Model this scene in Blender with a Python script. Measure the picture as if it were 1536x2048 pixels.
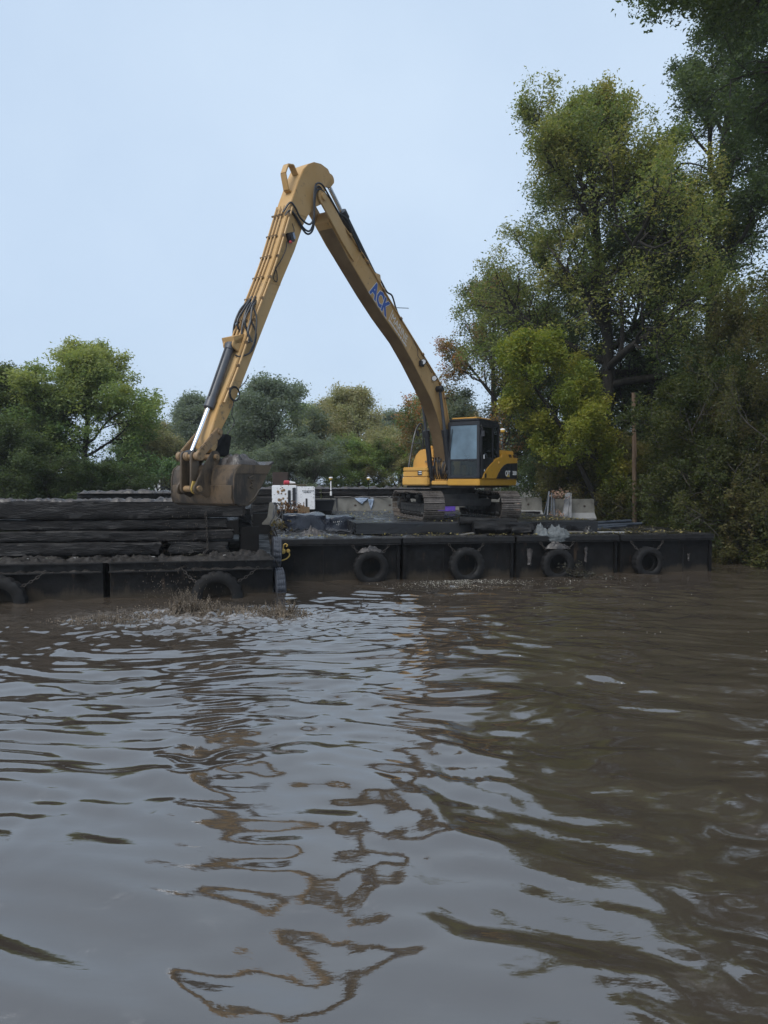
import bpy, bmesh, math, random
import numpy as np
from mathutils import Vector, Matrix, Euler

for o in list(bpy.data.objects):
    bpy.data.objects.remove(o)
SC = bpy.context.scene
COL = SC.collection
R = math.radians

# ------------------------------------------------------------------ camera
CAM_H = 2.65
cd = bpy.data.cameras.new("camera")
cam = bpy.data.objects.new("camera", cd)
COL.objects.link(cam)
cd.sensor_fit = 'VERTICAL'
cd.sensor_height = 36.0
cd.lens = 1420 / 2048 * 36.0
cd.clip_start = 0.1
cd.clip_end = 2000
cam.location = (0, 0, CAM_H)
cam.rotation_euler = (R(90) - math.atan(59 / 1420), 0, 0)
SC.camera = cam

# ------------------------------------------------------------------ overcast sky
SUN_EL, SUN_AZ = R(52), R(215)            # azimuth clockwise from +Y: behind the camera, to its left
w = bpy.data.worlds.new("World")
SC.world = w
w.use_nodes = True
nt = w.node_tree
nt.nodes.clear()
sky = nt.nodes.new('ShaderNodeTexSky')
sky.sky_type = 'NISHITA'
sky.sun_disc = False
sky.sun_elevation = SUN_EL
sky.sun_rotation = SUN_AZ
sky.air_density = 1.0
sky.dust_density = 4.0
sky.ozone_density = 1.0
tc = nt.nodes.new('ShaderNodeTexCoord')
cn = nt.nodes.new('ShaderNodeTexNoise')
cn.inputs['Scale'].default_value = 1.7
cn.inputs['Detail'].default_value = 5
cn.inputs['Roughness'].default_value = 0.5
cr = nt.nodes.new('ShaderNodeValToRGB')     # the cloud sheet: thin and thick grey-blue cloud
cr.color_ramp.elements[0].position = 0.3
cr.color_ramp.elements[0].color = (3.1, 3.98, 5.2, 1)
cr.color_ramp.elements[1].position = 0.72
cr.color_ramp.elements[1].color = (4.05, 4.92, 5.95, 1)
mx = nt.nodes.new('ShaderNodeMix')
mx.data_type = 'RGBA'
mx.inputs[0].default_value = 0.86
bg = nt.nodes.new('ShaderNodeBackground')
bg.inputs['Strength'].default_value = 0.1
out = nt.nodes.new('ShaderNodeOutputWorld')
nt.links.new(tc.outputs['Generated'], cn.inputs['Vector'])
nt.links.new(cn.outputs['Fac'], cr.inputs['Fac'])
nt.links.new(sky.outputs[0], mx.inputs[6])
nt.links.new(cr.outputs[0], mx.inputs[7])
nt.links.new(mx.outputs[2], bg.inputs['Color'])
nt.links.new(bg.outputs[0], out.inputs[0])

sd = bpy.data.lights.new("sun", 'SUN')
sd.energy = 1.5
sd.angle = R(40)
sd.color = (1.0, 0.97, 0.92)
sun = bpy.data.objects.new("sun", sd)
COL.objects.link(sun)
_d = Vector((math.sin(SUN_AZ) * math.cos(SUN_EL), math.cos(SUN_AZ) * math.cos(SUN_EL), math.sin(SUN_EL)))
sun.rotation_euler = _d.to_track_quat('Z', 'Y').to_euler()

SC.view_settings.view_transform = 'Standard'
SC.view_settings.look = 'None'
SC.view_settings.exposure = 0.8
SC.view_settings.gamma = 1.0
SC.view_settings.use_curve_mapping = False
SC.render.engine = 'CYCLES'
SC.cycles.max_bounces = 8
SC.cycles.diffuse_bounces = 5
SC.cycles.glossy_bounces = 3
SC.cycles.transmission_bounces = 6
SC.cycles.transparent_max_bounces = 8
SC.cycles.volume_bounces = 2
SC.cycles.use_denoising = True

rng = np.random.default_rng(7)

# ------------------------------------------------------------------ helpers
def tag(o, label=None, cat=None, group=None, kind=None):
    if label: o['label'] = label
    if cat: o['category'] = cat
    if group: o['group'] = group
    if kind: o['kind'] = kind
    return o

def empty(name, loc=(0, 0, 0), rz=0.0, rot=None):
    o = bpy.data.objects.new(name, None)
    COL.objects.link(o)
    o.location = loc
    o.rotation_euler = rot if rot else (0, 0, rz)
    return o

def link(name, me, parent=None, loc=None, rot=None):
    o = bpy.data.objects.new(name, me)
    COL.objects.link(o)
    if parent: o.parent = parent
    if loc is not None: o.location = loc
    if rot is not None: o.rotation_euler = rot
    return o

def copy_tree(o, parent=None):
    c = o.copy()
    COL.objects.link(c)
    if parent: c.parent = parent
    for ch in list(o.children):
        copy_tree(ch, c)
    return c

def mesh_np(name, v, f, mat=None, smooth=False, attr=None):
    v = np.asarray(v, dtype=np.float32).reshape(-1, 3)
    f = np.asarray(f, dtype=np.int32)
    n, k = f.shape
    me = bpy.data.meshes.new(name)
    me.vertices.add(len(v))
    me.vertices.foreach_set('co', v.ravel())
    me.loops.add(n * k)
    me.loops.foreach_set('vertex_index', f.ravel())
    me.polygons.add(n)
    me.polygons.foreach_set('loop_start', np.arange(0, n * k, k, dtype=np.int32))
    if smooth:
        me.polygons.foreach_set('use_smooth', np.ones(n, dtype=bool))
    if attr:
        for an, av in attr.items():
            a = me.attributes.new(an, 'FLOAT', 'POINT')
            a.data.foreach_set('value', np.asarray(av, dtype=np.float32).ravel())
    me.update(calc_edges=True)
    if mat: me.materials.append(mat)
    return me

class MB:
    """collects simple solids, builds them as one mesh"""
    def __init__(s):
        s.v = []; s.f = []
    def add(s, vs, fs):
        b = len(s.v)
        s.v += [tuple(p) for p in vs]
        s.f += [tuple(i + b for i in q) for q in fs]
        return s
    def box(s, c, d, rot=None):
        x, y, z = d[0] / 2, d[1] / 2, d[2] / 2
        ps = [Vector((i * x, j * y, k * z)) for i in (-1, 1) for j in (-1, 1) for k in (-1, 1)]
        if rot is not None: ps = [rot @ p for p in ps]
        ps = [p + Vector(c) for p in ps]
        return s.add(ps, [(0, 1, 3, 2), (4, 6, 7, 5), (0, 4, 5, 1), (2, 3, 7, 6), (0, 2, 6, 4), (1, 5, 7, 3)])
    def bar(s, a, b, wd, ht):
        """a rectangular bar from a to b"""
        a, b = Vector(a), Vector(b)
        d = b - a
        return s.box((a + b) / 2, (d.length, wd, ht), d.to_track_quat('X', 'Z').to_matrix())
    def prism(s, prof, y0, y1, ax='y'):
        n = len(prof)
        if ax == 'y':
            vs = [(p[0], y0, p[1]) for p in prof] + [(p[0], y1, p[1]) for p in prof]
        elif ax == 'z':
            vs = [(p[0], p[1], y0) for p in prof] + [(p[0], p[1], y1) for p in prof]
        else:
            vs = [(y0, p[0], p[1]) for p in prof] + [(y1, p[0], p[1]) for p in prof]
        fs = [tuple(range(n)), tuple(range(2 * n - 1, n - 1, -1))]
        fs += [(i, i + n, (i + 1) % n + n, (i + 1) % n) for i in range(n)]
        return s.add(vs, fs)
    def cyl(s, a, b, r, n=14, r2=None):
        a, b = Vector(a), Vector(b)
        r2 = r if r2 is None else r2
        q = (b - a).to_track_quat('Z', 'Y')
        vs = []
        for p, rr in ((a, r), (b, r2)):
            for i in range(n):
                t = 2 * math.pi * i / n
                vs.append(p + q @ Vector((rr * math.cos(t), rr * math.sin(t), 0)))
        fs = [tuple(range(n - 1, -1, -1)), tuple(range(n, 2 * n))]
        fs += [(i, (i + 1) % n, (i + 1) % n + n, i + n) for i in range(n)]
        return s.add(vs, fs)
    def tube(s, pts, r, n=6):
        pts = [Vector(p) for p in pts]
        rs = r if isinstance(r, (list, tuple)) else [r] * len(pts)
        vs = []
        up = Vector((0.3, 0.2, 1)).normalized()
        for i, p in enumerate(pts):
            d = (pts[min(i + 1, len(pts) - 1)] - pts[max(i - 1, 0)]).normalized()
            a = d.cross(up)
            if a.length < 1e-3: a = d.cross(Vector((1, 0, 0)))
            a.normalize()
            b = d.cross(a)
            for k in range(n):
                t = 2 * math.pi * k / n
                vs.append(p + (a * math.cos(t) + b * math.sin(t)) * rs[i])
        m = len(pts)
        fs = [tuple(range(n - 1, -1, -1)), tuple(range((m - 1) * n, m * n))]
        for i in range(m - 1):
            for k in range(n):
                fs.append((i * n + k, i * n + (k + 1) % n, (i + 1) * n + (k + 1) % n, (i + 1) * n + k))
        return s.add(vs, fs)
    def lathe(s, prof, n=24, c=(0, 0, 0), axis='z'):
        vs = []
        for i in range(n):
            t = 2 * math.pi * i / n
            for r, h in prof:
                p = (r * math.cos(t), r * math.sin(t), h)
                if axis == 'y': p = (p[0], p[2], p[1])
                if axis == 'x': p = (p[2], p[0], p[1])
                vs.append((p[0] + c[0], p[1] + c[1], p[2] + c[2]))
        m = len(prof)
        fs = []
        for i in range(n):
            j = (i + 1) % n
            for k in range(m - 1):
                fs.append((i * m + k, j * m + k, j * m + k + 1, i * m + k + 1))
        return s.add(vs, fs)
    def mesh(s, name, mat, bevel=0.0, seg=2, smooth=True, ang=35):
        me = bpy.data.meshes.new(name)
        me.from_pydata([tuple(p) for p in s.v], [], s.f)
        bm = bmesh.new()
        bm.from_mesh(me)
        bmesh.ops.recalc_face_normals(bm, faces=bm.faces)
        if bevel > 0:
            es = [e for e in bm.edges if len(e.link_faces) == 2 and e.calc_face_angle(0) > R(28)]
            bmesh.ops.bevel(bm, geom=es, offset=bevel, segments=seg, affect='EDGES', clamp_overlap=True)
        for f in bm.faces: f.smooth = smooth
        bm.to_mesh(me)
        bm.free()
        if smooth: me.set_sharp_from_angle(angle=R(ang))
        me.materials.append(mat)
        return me
    def build(s, name, mat, parent=None, bevel=0.0, loc=None, rot=None, **kw):
        return link(name, s.mesh(name, mat, bevel, **kw), parent, loc, rot)

def arc(cx, cy, r, a0, a1, n):
    return [(cx + r * math.cos(R(a0 + (a1 - a0) * i / (n - 1))), cy + r * math.sin(R(a0 + (a1 - a0) * i / (n - 1)))) for i in range(n)]

def curve_pts(ps, n=6):
    """Catmull-Rom through ps"""
    ps = [Vector(p) for p in ps]
    q = [ps[0] * 2 - ps[1]] + ps + [ps[-1] * 2 - ps[-2]]
    o = []
    for i in range(1, len(q) - 2):
        for k in range(n):
            t = k / n
            a, b, c, d = q[i - 1], q[i], q[i + 1], q[i + 2]
            o.append(0.5 * ((2 * b) + (c - a) * t + (2 * a - 5 * b + 4 * c - d) * t * t + (3 * b - a - 3 * c + d) * t ** 3))
    o.append(ps[-1])
    return o

# value noise in numpy for relief
def _hash(ix, iy, iz, seed):
    h = (ix * 374761393 + iy * 668265263 + iz * 2147483647 + seed * 144665) & 0xffffffff
    h = ((h ^ (h >> 13)) * 1274126177) & 0xffffffff
    h = h ^ (h >> 16)
    return (h & 0xffff) / 65535.0
def vnoise(p, seed=0):
    p = np.asarray(p, dtype=np.float64)
    i = np.floor(p).astype(np.int64); f = p - i
    f = f * f * (3 - 2 * f)
    r = 0
    for dx in (0, 1):
        for dy in (0, 1):
            for dz in (0, 1):
                wgt = (f[:, 0] if dx else 1 - f[:, 0]) * (f[:, 1] if dy else 1 - f[:, 1]) * (f[:, 2] if dz else 1 - f[:, 2])
                r = r + wgt * _hash(i[:, 0] + dx, i[:, 1] + dy, i[:, 2] + dz, seed)
    return r - 0.5
def fbm(p, oct=4, seed=0):
    p = np.asarray(p, dtype=np.float64)
    r = 0; a = 1.0
    for k in range(oct):
        r = r + a * vnoise(p * (2 ** k) + 17.3 * k, seed + k)
        a *= 0.5
    return r

# ------------------------------------------------------------------ materials
def pbr(name, c1, c2=None, scale=4.0, rough=0.6, rough2=None, bump=0.0, bscale=None, metal=0.0, spec=0.5,
        stretch=(1, 1, 1), spots=None, spot_scale=9.0, spot_lim=0.6, rscale=None, detail=6.0, streak=None):
    m = bpy.data.materials.new(name)
    m.use_nodes = True
    t = m.node_tree
    b = t.nodes['Principled BSDF']
    L = t.links.new
    N = t.nodes.new
    b.inputs['Metallic'].default_value = metal
    b.inputs['Specular IOR Level'].default_value = spec
    b.inputs['Roughness'].default_value = rough
    c2 = c2 or c1
    co = N('ShaderNodeTexCoord')
    oi = N('ShaderNodeObjectInfo')
    mp = N('ShaderNodeMapping')
    mp.inputs['Scale'].default_value = stretch
    ofs = N('ShaderNodeVectorMath'); ofs.operation = 'MULTIPLY_ADD'
    cmb = N('ShaderNodeCombineXYZ')
    for k in range(3): L(oi.outputs['Random'], cmb.inputs[k])
    L(cmb.outputs[0], ofs.inputs[0])
    ofs.inputs[1].default_value = (37, 51, 23)
    L(co.outputs['Object'], ofs.inputs[2])
    L(ofs.outputs[0], mp.inputs['Vector'])
    n1 = N('ShaderNodeTexNoise')
    n1.inputs['Scale'].default_value = scale
    n1.inputs['Detail'].default_value = detail
    n1.inputs['Roughness'].default_value = 0.62
    L(mp.outputs[0], n1.inputs['Vector'])
    rp = N('ShaderNodeValToRGB')
    rp.color_ramp.elements[0].position = 0.34
    rp.color_ramp.elements[1].position = 0.68
    rp.color_ramp.elements[0].color = (*c1, 1)
    rp.color_ramp.elements[1].color = (*c2, 1)
    L(n1.outputs['Fac'], rp.inputs['Fac'])
    colr = rp.outputs[0]
    if spots:
        n2 = N('ShaderNodeTexNoise')
        n2.inputs['Scale'].default_value = spot_scale
        n2.inputs['Detail'].default_value = 8
        n2.inputs['Roughness'].default_value = 0.7
        if streak:
            mp2 = N('ShaderNodeMapping'); mp2.inputs['Scale'].default_value = streak
            L(ofs.outputs[0], mp2.inputs['Vector']); L(mp2.outputs[0], n2.inputs['Vector'])
        else:
            L(mp.outputs[0], n2.inputs['Vector'])
        r2 = N('ShaderNodeValToRGB')
        r2.color_ramp.elements[0].position = spot_lim - 0.04
        r2.color_ramp.elements[1].position = spot_lim + 0.06
        L(n2.outputs['Fac'], r2.inputs['Fac'])
        mix = N('ShaderNodeMix'); mix.data_type = 'RGBA'
        L(r2.outputs[0], mix.inputs[0]); L(colr, mix.inputs[6])
        mix.inputs[7].default_value = (*spots, 1)
        colr = mix.outputs[2]
    L(colr, b.inputs['Base Color'])
    if rough2 is not None:
        n3 = N('ShaderNodeTexNoise')
        n3.inputs['Scale'].default_value = rscale or scale * 0.7
        n3.inputs['Detail'].default_value = 5
        L(mp.outputs[0], n3.inputs['Vector'])
        mr = N('ShaderNodeMapRange')
        mr.inputs[1].default_value = 0.42; mr.inputs[2].default_value = 0.58
        mr.inputs[3].default_value = rough; mr.inputs[4].default_value = rough2
        L(n3.outputs['Fac'], mr.inputs[0]); L(mr.outputs[0], b.inputs['Roughness'])
    if bump > 0:
        n4 = N('ShaderNodeTexNoise')
        n4.inputs['Scale'].default_value = bscale or scale * 5
        n4.inputs['Detail'].default_value = 8
        n4.inputs['Roughness'].default_value = 0.65
        L(mp.outputs[0], n4.inputs['Vector'])
        bp = N('ShaderNodeBump')
        bp.inputs['Strength'].default_value = bump
        bp.inputs['Distance'].default_value = 0.03
        L(n4.outputs['Fac'], bp.inputs['Height']); L(bp.outputs[0], b.inputs['Normal'])
    return m

def waterline(m, top=0.16, col=(0.034, 0.027, 0.019)):
    t = m.node_tree; b = t.nodes['Principled BSDF']; N = t.nodes.new; L = t.links.new
    src = b.inputs['Base Color'].links[0].from_socket
    co = N('ShaderNodeTexCoord'); sx = N('ShaderNodeSeparateXYZ'); L(co.outputs['Object'], sx.inputs[0])
    mp = N('ShaderNodeMapping'); mp.inputs['Scale'].default_value = (2.2, 2.2, 0.5); L(co.outputs['Object'], mp.inputs['Vector'])
    n = N('ShaderNodeTexNoise'); n.inputs['Scale'].default_value = 2.0; n.inputs['Detail'].default_value = 8; n.inputs['Roughness'].default_value = 0.7; L(mp.outputs[0], n.inputs['Vector'])
    ad = N('ShaderNodeMath'); ad.operation = 'MULTIPLY_ADD'; L(n.outputs['Fac'], ad.inputs[0]); ad.inputs[1].default_value = -0.75; L(sx.outputs['Z'], ad.inputs[2])
    mr = N('ShaderNodeMapRange'); L(ad.outputs[0], mr.inputs[0])
    for i_, v_ in enumerate((top - 0.46, top - 0.30, 0.9, 0.0)): mr.inputs[i_ + 1].default_value = v_
    mx_ = N('ShaderNodeMix'); mx_.data_type = 'RGBA'; L(mr.outputs[0], mx_.inputs[0]); L(src, mx_.inputs[6]); mx_.inputs[7].default_value = (*col, 1)
    L(mx_.outputs[2], b.inputs['Base Color'])

def leaf_mat(name, cols, trans=0.42, rough=0.5):
    m = bpy.data.materials.new(name)
    m.use_nodes = True
    t = m.node_tree
    b = t.nodes['Principled BSDF']
    o = t.nodes['Material Output']
    L = t.links.new
    at = t.nodes.new('ShaderNodeAttribute'); at.attribute_name = 'tint'
    rp = t.nodes.new('ShaderNodeValToRGB')
    rp.color_ramp.elements[0].position = 0.0
    rp.color_ramp.elements[0].color = (*cols[0], 1)
    rp.color_ramp.elements[1].position = 1.0
    rp.color_ramp.elements[1].color = (*cols[-1], 1)
    for i in range(1, len(cols) - 1):
        e = rp.color_ramp.elements.new(i / (len(cols) - 1)); e.color = (*cols[i], 1)
    L(at.outputs['Fac'], rp.inputs['Fac'])
    L(rp.outputs[0], b.inputs['Base Color'])
    b.inputs['Roughness'].default_value = rough
    b.inputs['Specular IOR Level'].default_value = 0.35
    tr = t.nodes.new('ShaderNodeBsdfTranslucent')
    mu = t.nodes.new('ShaderNodeMix'); mu.data_type = 'RGBA'; mu.blend_type = 'MULTIPLY'; mu.inputs[0].default_value = 1.0; mu.clamp_result = False
    L(rp.outputs[0], mu.inputs[6]); mu.inputs[7].default_value = (1.9, 1.9, 1.1, 1)      # leaves pass more yellow green than they reflect
    L(mu.outputs[2], tr.inputs['Color'])
    ms = t.nodes.new('ShaderNodeMixShader'); ms.inputs[0].default_value = trans
    L(b.outputs[0], ms.inputs[1]); L(tr.outputs[0], ms.inputs[2]); L(ms.outputs[0], o.inputs['Surface'])
    return m

def glass_mat(name, tint, veil=0.3, veil_col=(0.3, 0.35, 0.4), rough=0.03):
    m = bpy.data.materials.new(name)
    m.use_nodes = True
    t = m.node_tree; t.nodes.remove(t.nodes['Principled BSDF'])
    o = t.nodes['Material Output']; N = t.nodes.new; L = t.links.new
    tr = N('ShaderNodeBsdfTransparent'); tr.inputs[0].default_value = (*tint, 1)
    gl = N('ShaderNodeBsdfGlossy'); gl.inputs['Roughness'].default_value = rough
    fr = N('ShaderNodeFresnel'); fr.inputs['IOR'].default_value = 1.6
    m1 = N('ShaderNodeMixShader'); L(fr.outputs[0], m1.inputs[0]); L(tr.outputs[0], m1.inputs[1]); L(gl.outputs[0], m1.inputs[2])
    df = N('ShaderNodeBsdfDiffuse'); df.inputs[0].default_value = (*veil_col, 1)
    co = N('ShaderNodeTexCoord'); ns = N('ShaderNodeTexNoise'); ns.inputs['Scale'].default_value = 1.2; ns.inputs['Detail'].default_value = 8
    L(co.outputs['Object'], ns.inputs['Vector'])
    mr = N('ShaderNodeMapRange'); mr.inputs[1].default_value = 0.3; mr.inputs[2].default_value = 0.75
    mr.inputs[3].default_value = veil * 0.6; mr.inputs[4].default_value = min(1, veil * 1.4)
    L(ns.outputs['Fac'], mr.inputs[0])
    m2 = N('ShaderNodeMixShader'); L(mr.outputs[0], m2.inputs[0]); L(m1.outputs[0], m2.inputs[1]); L(df.outputs[0], m2.inputs[2])
    L(m2.outputs[0], o.inputs['Surface'])
    return m

M = {}
M['boom'] = pbr('dusty tan yellow paint', (0.41, 0.24, 0.082), (0.44, 0.29, 0.135), 1.1, 0.5, 0.65, 0.06, 60, spots=(0.17, 0.12, 0.07), spot_scale=6.5, spot_lim=0.64)
M['boom_under_shade'] = pbr('shade darkened tan paint', (0.13, 0.083, 0.043), (0.20, 0.135, 0.07), 1.4, 0.5, 0.65, 0.06, 60)  # shade of the boom's underside painted in as a darker brown
M['yellow'] = pbr('machine yellow paint', (0.50, 0.265, 0.03), (0.44, 0.23, 0.035), 2.2, 0.38, 0.5, 0.03, 50, spots=(0.26, 0.16, 0.05), spot_scale=6, spot_lim=0.66)
M['amber'] = pbr('sun faded yellow paint', (0.58, 0.33, 0.075), (0.52, 0.28, 0.055), 2.4, 0.42, 0.55, 0.03, 50, spots=(0.2, 0.1, 0.03), spot_scale=7, spot_lim=0.68)
M['black'] = pbr('black paint', (0.012, 0.013, 0.016), (0.022, 0.023, 0.027), 5, 0.35, 0.55, 0.03)
M['rubber'] = pbr('black rubber', (0.0035, 0.0035, 0.0037), (0.0085, 0.008, 0.0083), 8, 0.6, 0.8, 0.1, spec=0.3)
M['hose'] = pbr('black hose rubber', (0.014, 0.015, 0.018), (0.028, 0.03, 0.035), 12, 0.45)
M['tread_rubber'] = pbr('grey worn tyre rubber', (0.03, 0.033, 0.042), (0.075, 0.082, 0.10), 7, 0.5, 0.7, 0.1)
M['steel_black'] = pbr('muddy black steel', (0.0028, 0.0028, 0.0031), (0.0065, 0.006, 0.006), 3, 0.5, 0.8, 0.25, 25, spec=0.18, spots=(0.022, 0.019, 0.016), spot_scale=4, spot_lim=0.66, streak=(1, 1, 0.3))
M['track_steel'] = pbr('worn track steel', (0.09, 0.075, 0.064), (0.18, 0.155, 0.135), 6, 0.22, 0.42, 0.1, 30, metal=0.35)
M['chain'] = pbr('dark rusty chain', (0.018, 0.015, 0.013), (0.04, 0.032, 0.026), 9, 0.5, 0.7)
M['track_dark'] = pbr('greasy track frame', (0.012, 0.012, 0.012), (0.032, 0.029, 0.027), 6, 0.5, 0.7, 0.1)
M['chrome'] = pbr('chromed rod', (0.75, 0.77, 0.8), (0.7, 0.72, 0.75), 6, 0.12, metal=1.0)
M['cylinder'] = pbr('grey painted cylinder', (0.045, 0.05, 0.06), (0.07, 0.075, 0.085), 4, 0.4, 0.55, 0.04)
M['bucket'] = pbr('rusty mud caked bucket steel', (0.050, 0.038, 0.026), (0.118, 0.082, 0.050), 1.3, 0.42, 0.7, 0.2, 14, spots=(0.025, 0.02, 0.016), spot_scale=2.2, spot_lim=0.52, streak=(1, 1, 0.35))
M['brass'] = pbr('greasy bare pin steel', (0.19, 0.13, 0.075), (0.27, 0.17, 0.08), 7, 0.4, 0.6, 0.15, spots=(0.04, 0.03, 0.02), spot_scale=8, spot_lim=0.58)
M['mud'] = pbr('wet grey mud', (0.024, 0.021, 0.020), (0.072, 0.063, 0.059), 6, 0.25, 0.6, 0.5, 14, rscale=6)
M['mud_dark'] = pbr('wet black mud', (0.007, 0.0065, 0.0065), (0.022, 0.02, 0.018), 4, 0.06, 0.85, 0.4, 9, rscale=2.6, spec=0.5)
M['mud_matte'] = pbr('drying dark mud', (0.010, 0.009, 0.0085), (0.034, 0.030, 0.027), 7, 0.6, 0.95, 0.7, 16, spec=0.3)
M['mud_pale'] = pbr('pale blue grey clay', (0.065, 0.075, 0.08), (0.135, 0.148, 0.153), 9, 0.6, 0.9, 1.0, 16, spots=(0.03, 0.03, 0.03), spot_scale=6, spot_lim=0.58)
M['timber'] = pbr('tarred wet timber', (0.003, 0.0029, 0.0033), (0.0095, 0.0087, 0.009), 4.5, 0.35, 0.75, 1.0, 10, spec=0.3, stretch=(0.5, 1.6, 2.2), spots=(0.034, 0.032, 0.032), spot_scale=4.0, spot_lim=0.64)
M['mat_timber'] = pbr('black mat timber', (0.005, 0.005, 0.0055), (0.013, 0.0125, 0.0135), 2.5, 0.07, 0.6, 0.18, 12, stretch=(0.4, 1.4, 1.4), rscale=1.7)
M['deck'] = pbr('muddy wet deck plate', (0.012, 0.012, 0.013), (0.028, 0.026, 0.025), 2.2, 0.1, 0.75, 0.35, 9, rscale=1.6, spots=(0.05, 0.045, 0.035), spot_scale=4, spot_lim=0.68)
M['concrete'] = pbr('weathered concrete', (0.105, 0.103, 0.092), (0.16, 0.157, 0.142), 3.0, 0.75, 0.9, 0.15, 30, spots=(0.06, 0.057, 0.05), spot_scale=3, spot_lim=0.62, streak=(1, 1, 0.35))
M['concrete_pale'] = pbr('pale worn concrete', (0.21, 0.215, 0.22), (0.28, 0.285, 0.29), 4, 0.7, 0.85, 0.12, 25)
M['white_paint'] = pbr('mud spattered white paint', (0.66, 0.67, 0.69), (0.74, 0.75, 0.77), 3, 0.45, 0.6, 0.03, 20, spots=(0.06, 0.05, 0.045), spot_scale=11, spot_lim=0.61)
M['rust_box'] = pbr('brown rusted steel', (0.03, 0.02, 0.017), (0.05, 0.032, 0.025), 3, 0.6, 0.8, 0.1)
M['tarp'] = pbr('wet black plastic sheet', (0.008, 0.010, 0.016), (0.018, 0.022, 0.034), 3, 0.16, 0.4, 0.35, 6)
M['tub'] = pbr('black plastic tub', (0.01, 0.011, 0.014), (0.016, 0.018, 0.022), 3, 0.35)
M['purple'] = pbr('purple plastic', (0.12, 0.06, 0.42), (0.17, 0.09, 0.5), 6, 0.4, 0.5)
M['ply'] = pbr('bare brown wood block', (0.16, 0.105, 0.055), (0.22, 0.15, 0.085), 4, 0.7, 0.8, 0.2, stretch=(0.5, 2, 2), spots=(0.04, 0.03, 0.02), spot_scale=4, spot_lim=0.6)
M['plank'] = pbr('grey weathered plank', (0.10, 0.095, 0.085), (0.18, 0.17, 0.155), 5, 0.6, 0.8, 0.25, stretch=(0.3, 2, 2))
M['bark'] = pbr('dark bark', (0.022, 0.019, 0.016), (0.05, 0.043, 0.036), 9, 0.85, 0.95, 0.5, 20, stretch=(1, 1, 0.35))
M['bark_pale'] = pbr('grey brown bark', (0.06, 0.052, 0.043), (0.11, 0.098, 0.082), 9, 0.85, 0.95, 0.4, 20, stretch=(1, 1, 0.35))
M['pole_wood'] = pbr('weathered pole wood', (0.085, 0.055, 0.035), (0.14, 0.095, 0.062), 5, 0.8, 0.9, 0.3, stretch=(3, 3, 0.15))
M['rope'] = pbr('dirty grey rope', (0.10, 0.095, 0.09), (0.19, 0.18, 0.17), 15, 0.7, 0.8)
M['rag'] = pbr('pale blue cloth', (0.20, 0.26, 0.36), (0.29, 0.35, 0.44), 6, 0.7, 0.8, 0.2)
M['red'] = pbr('red plastic', (0.36, 0.03, 0.05), (0.45, 0.05, 0.07), 6, 0.4)
M['white'] = pbr('white plastic', (0.7, 0.7, 0.7), (0.76, 0.76, 0.76), 6, 0.4)
M['survey_yellow'] = pbr('yellow plastic', (0.55, 0.35, 0.05), (0.6, 0.4, 0.08), 6, 0.4)
M['gold'] = pbr('yellow painted shackle', (0.42, 0.28, 0.06), (0.5, 0.34, 0.09), 12, 0.45, 0.6, 0.1, spots=(0.06, 0.045, 0.03), spot_scale=14, spot_lim=0.6)
M['pipe_blue'] = pbr('black blue plastic pipe', (0.02, 0.026, 0.036), (0.045, 0.055, 0.072), 5, 0.35, 0.55, 0.05)
M['blue_ink'] = pbr('blue lettering', (0.02, 0.07, 0.28), (0.03, 0.09, 0.34), 8, 0.5)
M['white_ink'] = pbr('white lettering', (0.55, 0.54, 0.52), (0.66, 0.65, 0.63), 20, 0.5)
M['wet_rim'] = pbr('wet worn rim steel', (0.005, 0.005, 0.0055), (0.013, 0.012, 0.012), 5, 0.4, 0.75, 0.4, 14, spec=0.3)
M['lens'] = pbr('lamp lens', (0.6, 0.62, 0.65), (0.7, 0.72, 0.75), 4, 0.1)
M['windscreen'] = glass_mat('dusty windscreen with painted sky', (0.55, 0.62, 0.66), 0.6, (0.25, 0.36, 0.45), 0.05)  # pale blue coat: dust plus sky reflection painted into its colour
M['cab_glass'] = glass_mat('dark cab glass', (0.45, 0.55, 0.5), 0.06, (0.05, 0.06, 0.06))
M['siding'] = pbr('pale house siding', (0.42, 0.44, 0.46), (0.48, 0.5, 0.52), 1, 0.7)
M['roofing'] = pbr('grey roof shingles', (0.14, 0.145, 0.155), (0.19, 0.195, 0.21), 6, 0.8)
M['pane'] = pbr('house window pane', (0.03, 0.035, 0.04), (0.04, 0.045, 0.05), 1, 0.1)
M['orange'] = pbr('orange painted board', (0.42, 0.2, 0.05), (0.48, 0.25, 0.07), 3, 0.7)

M['hull'] = pbr('muddy black hull plate', (0.0028, 0.0028, 0.0031), (0.0065, 0.006, 0.006), 3, 0.45, 0.8, 0.3, 9, spec=0.2, spots=(0.042, 0.027, 0.017), spot_scale=3.6, spot_lim=0.63, streak=(1.4, 1, 0.3))
waterline(M['hull'])
# ------------------------------------------------------------------ water
A10 = R(10)
BO = np.array([-2.8, 18.8]); BU = np.array([math.cos(A10), math.sin(A10)]); BV = np.array([-math.sin(A10), math.cos(A10)])
def bw(u, v, z=0.0):
    """barge frame (along the front face, back from it, up) to world"""
    q = BO + u * BU + v * BV
    return Vector((q[0], q[1], z))
SPL = (-3.7, 14.15)                 # where the bucket drips into the channel

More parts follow.
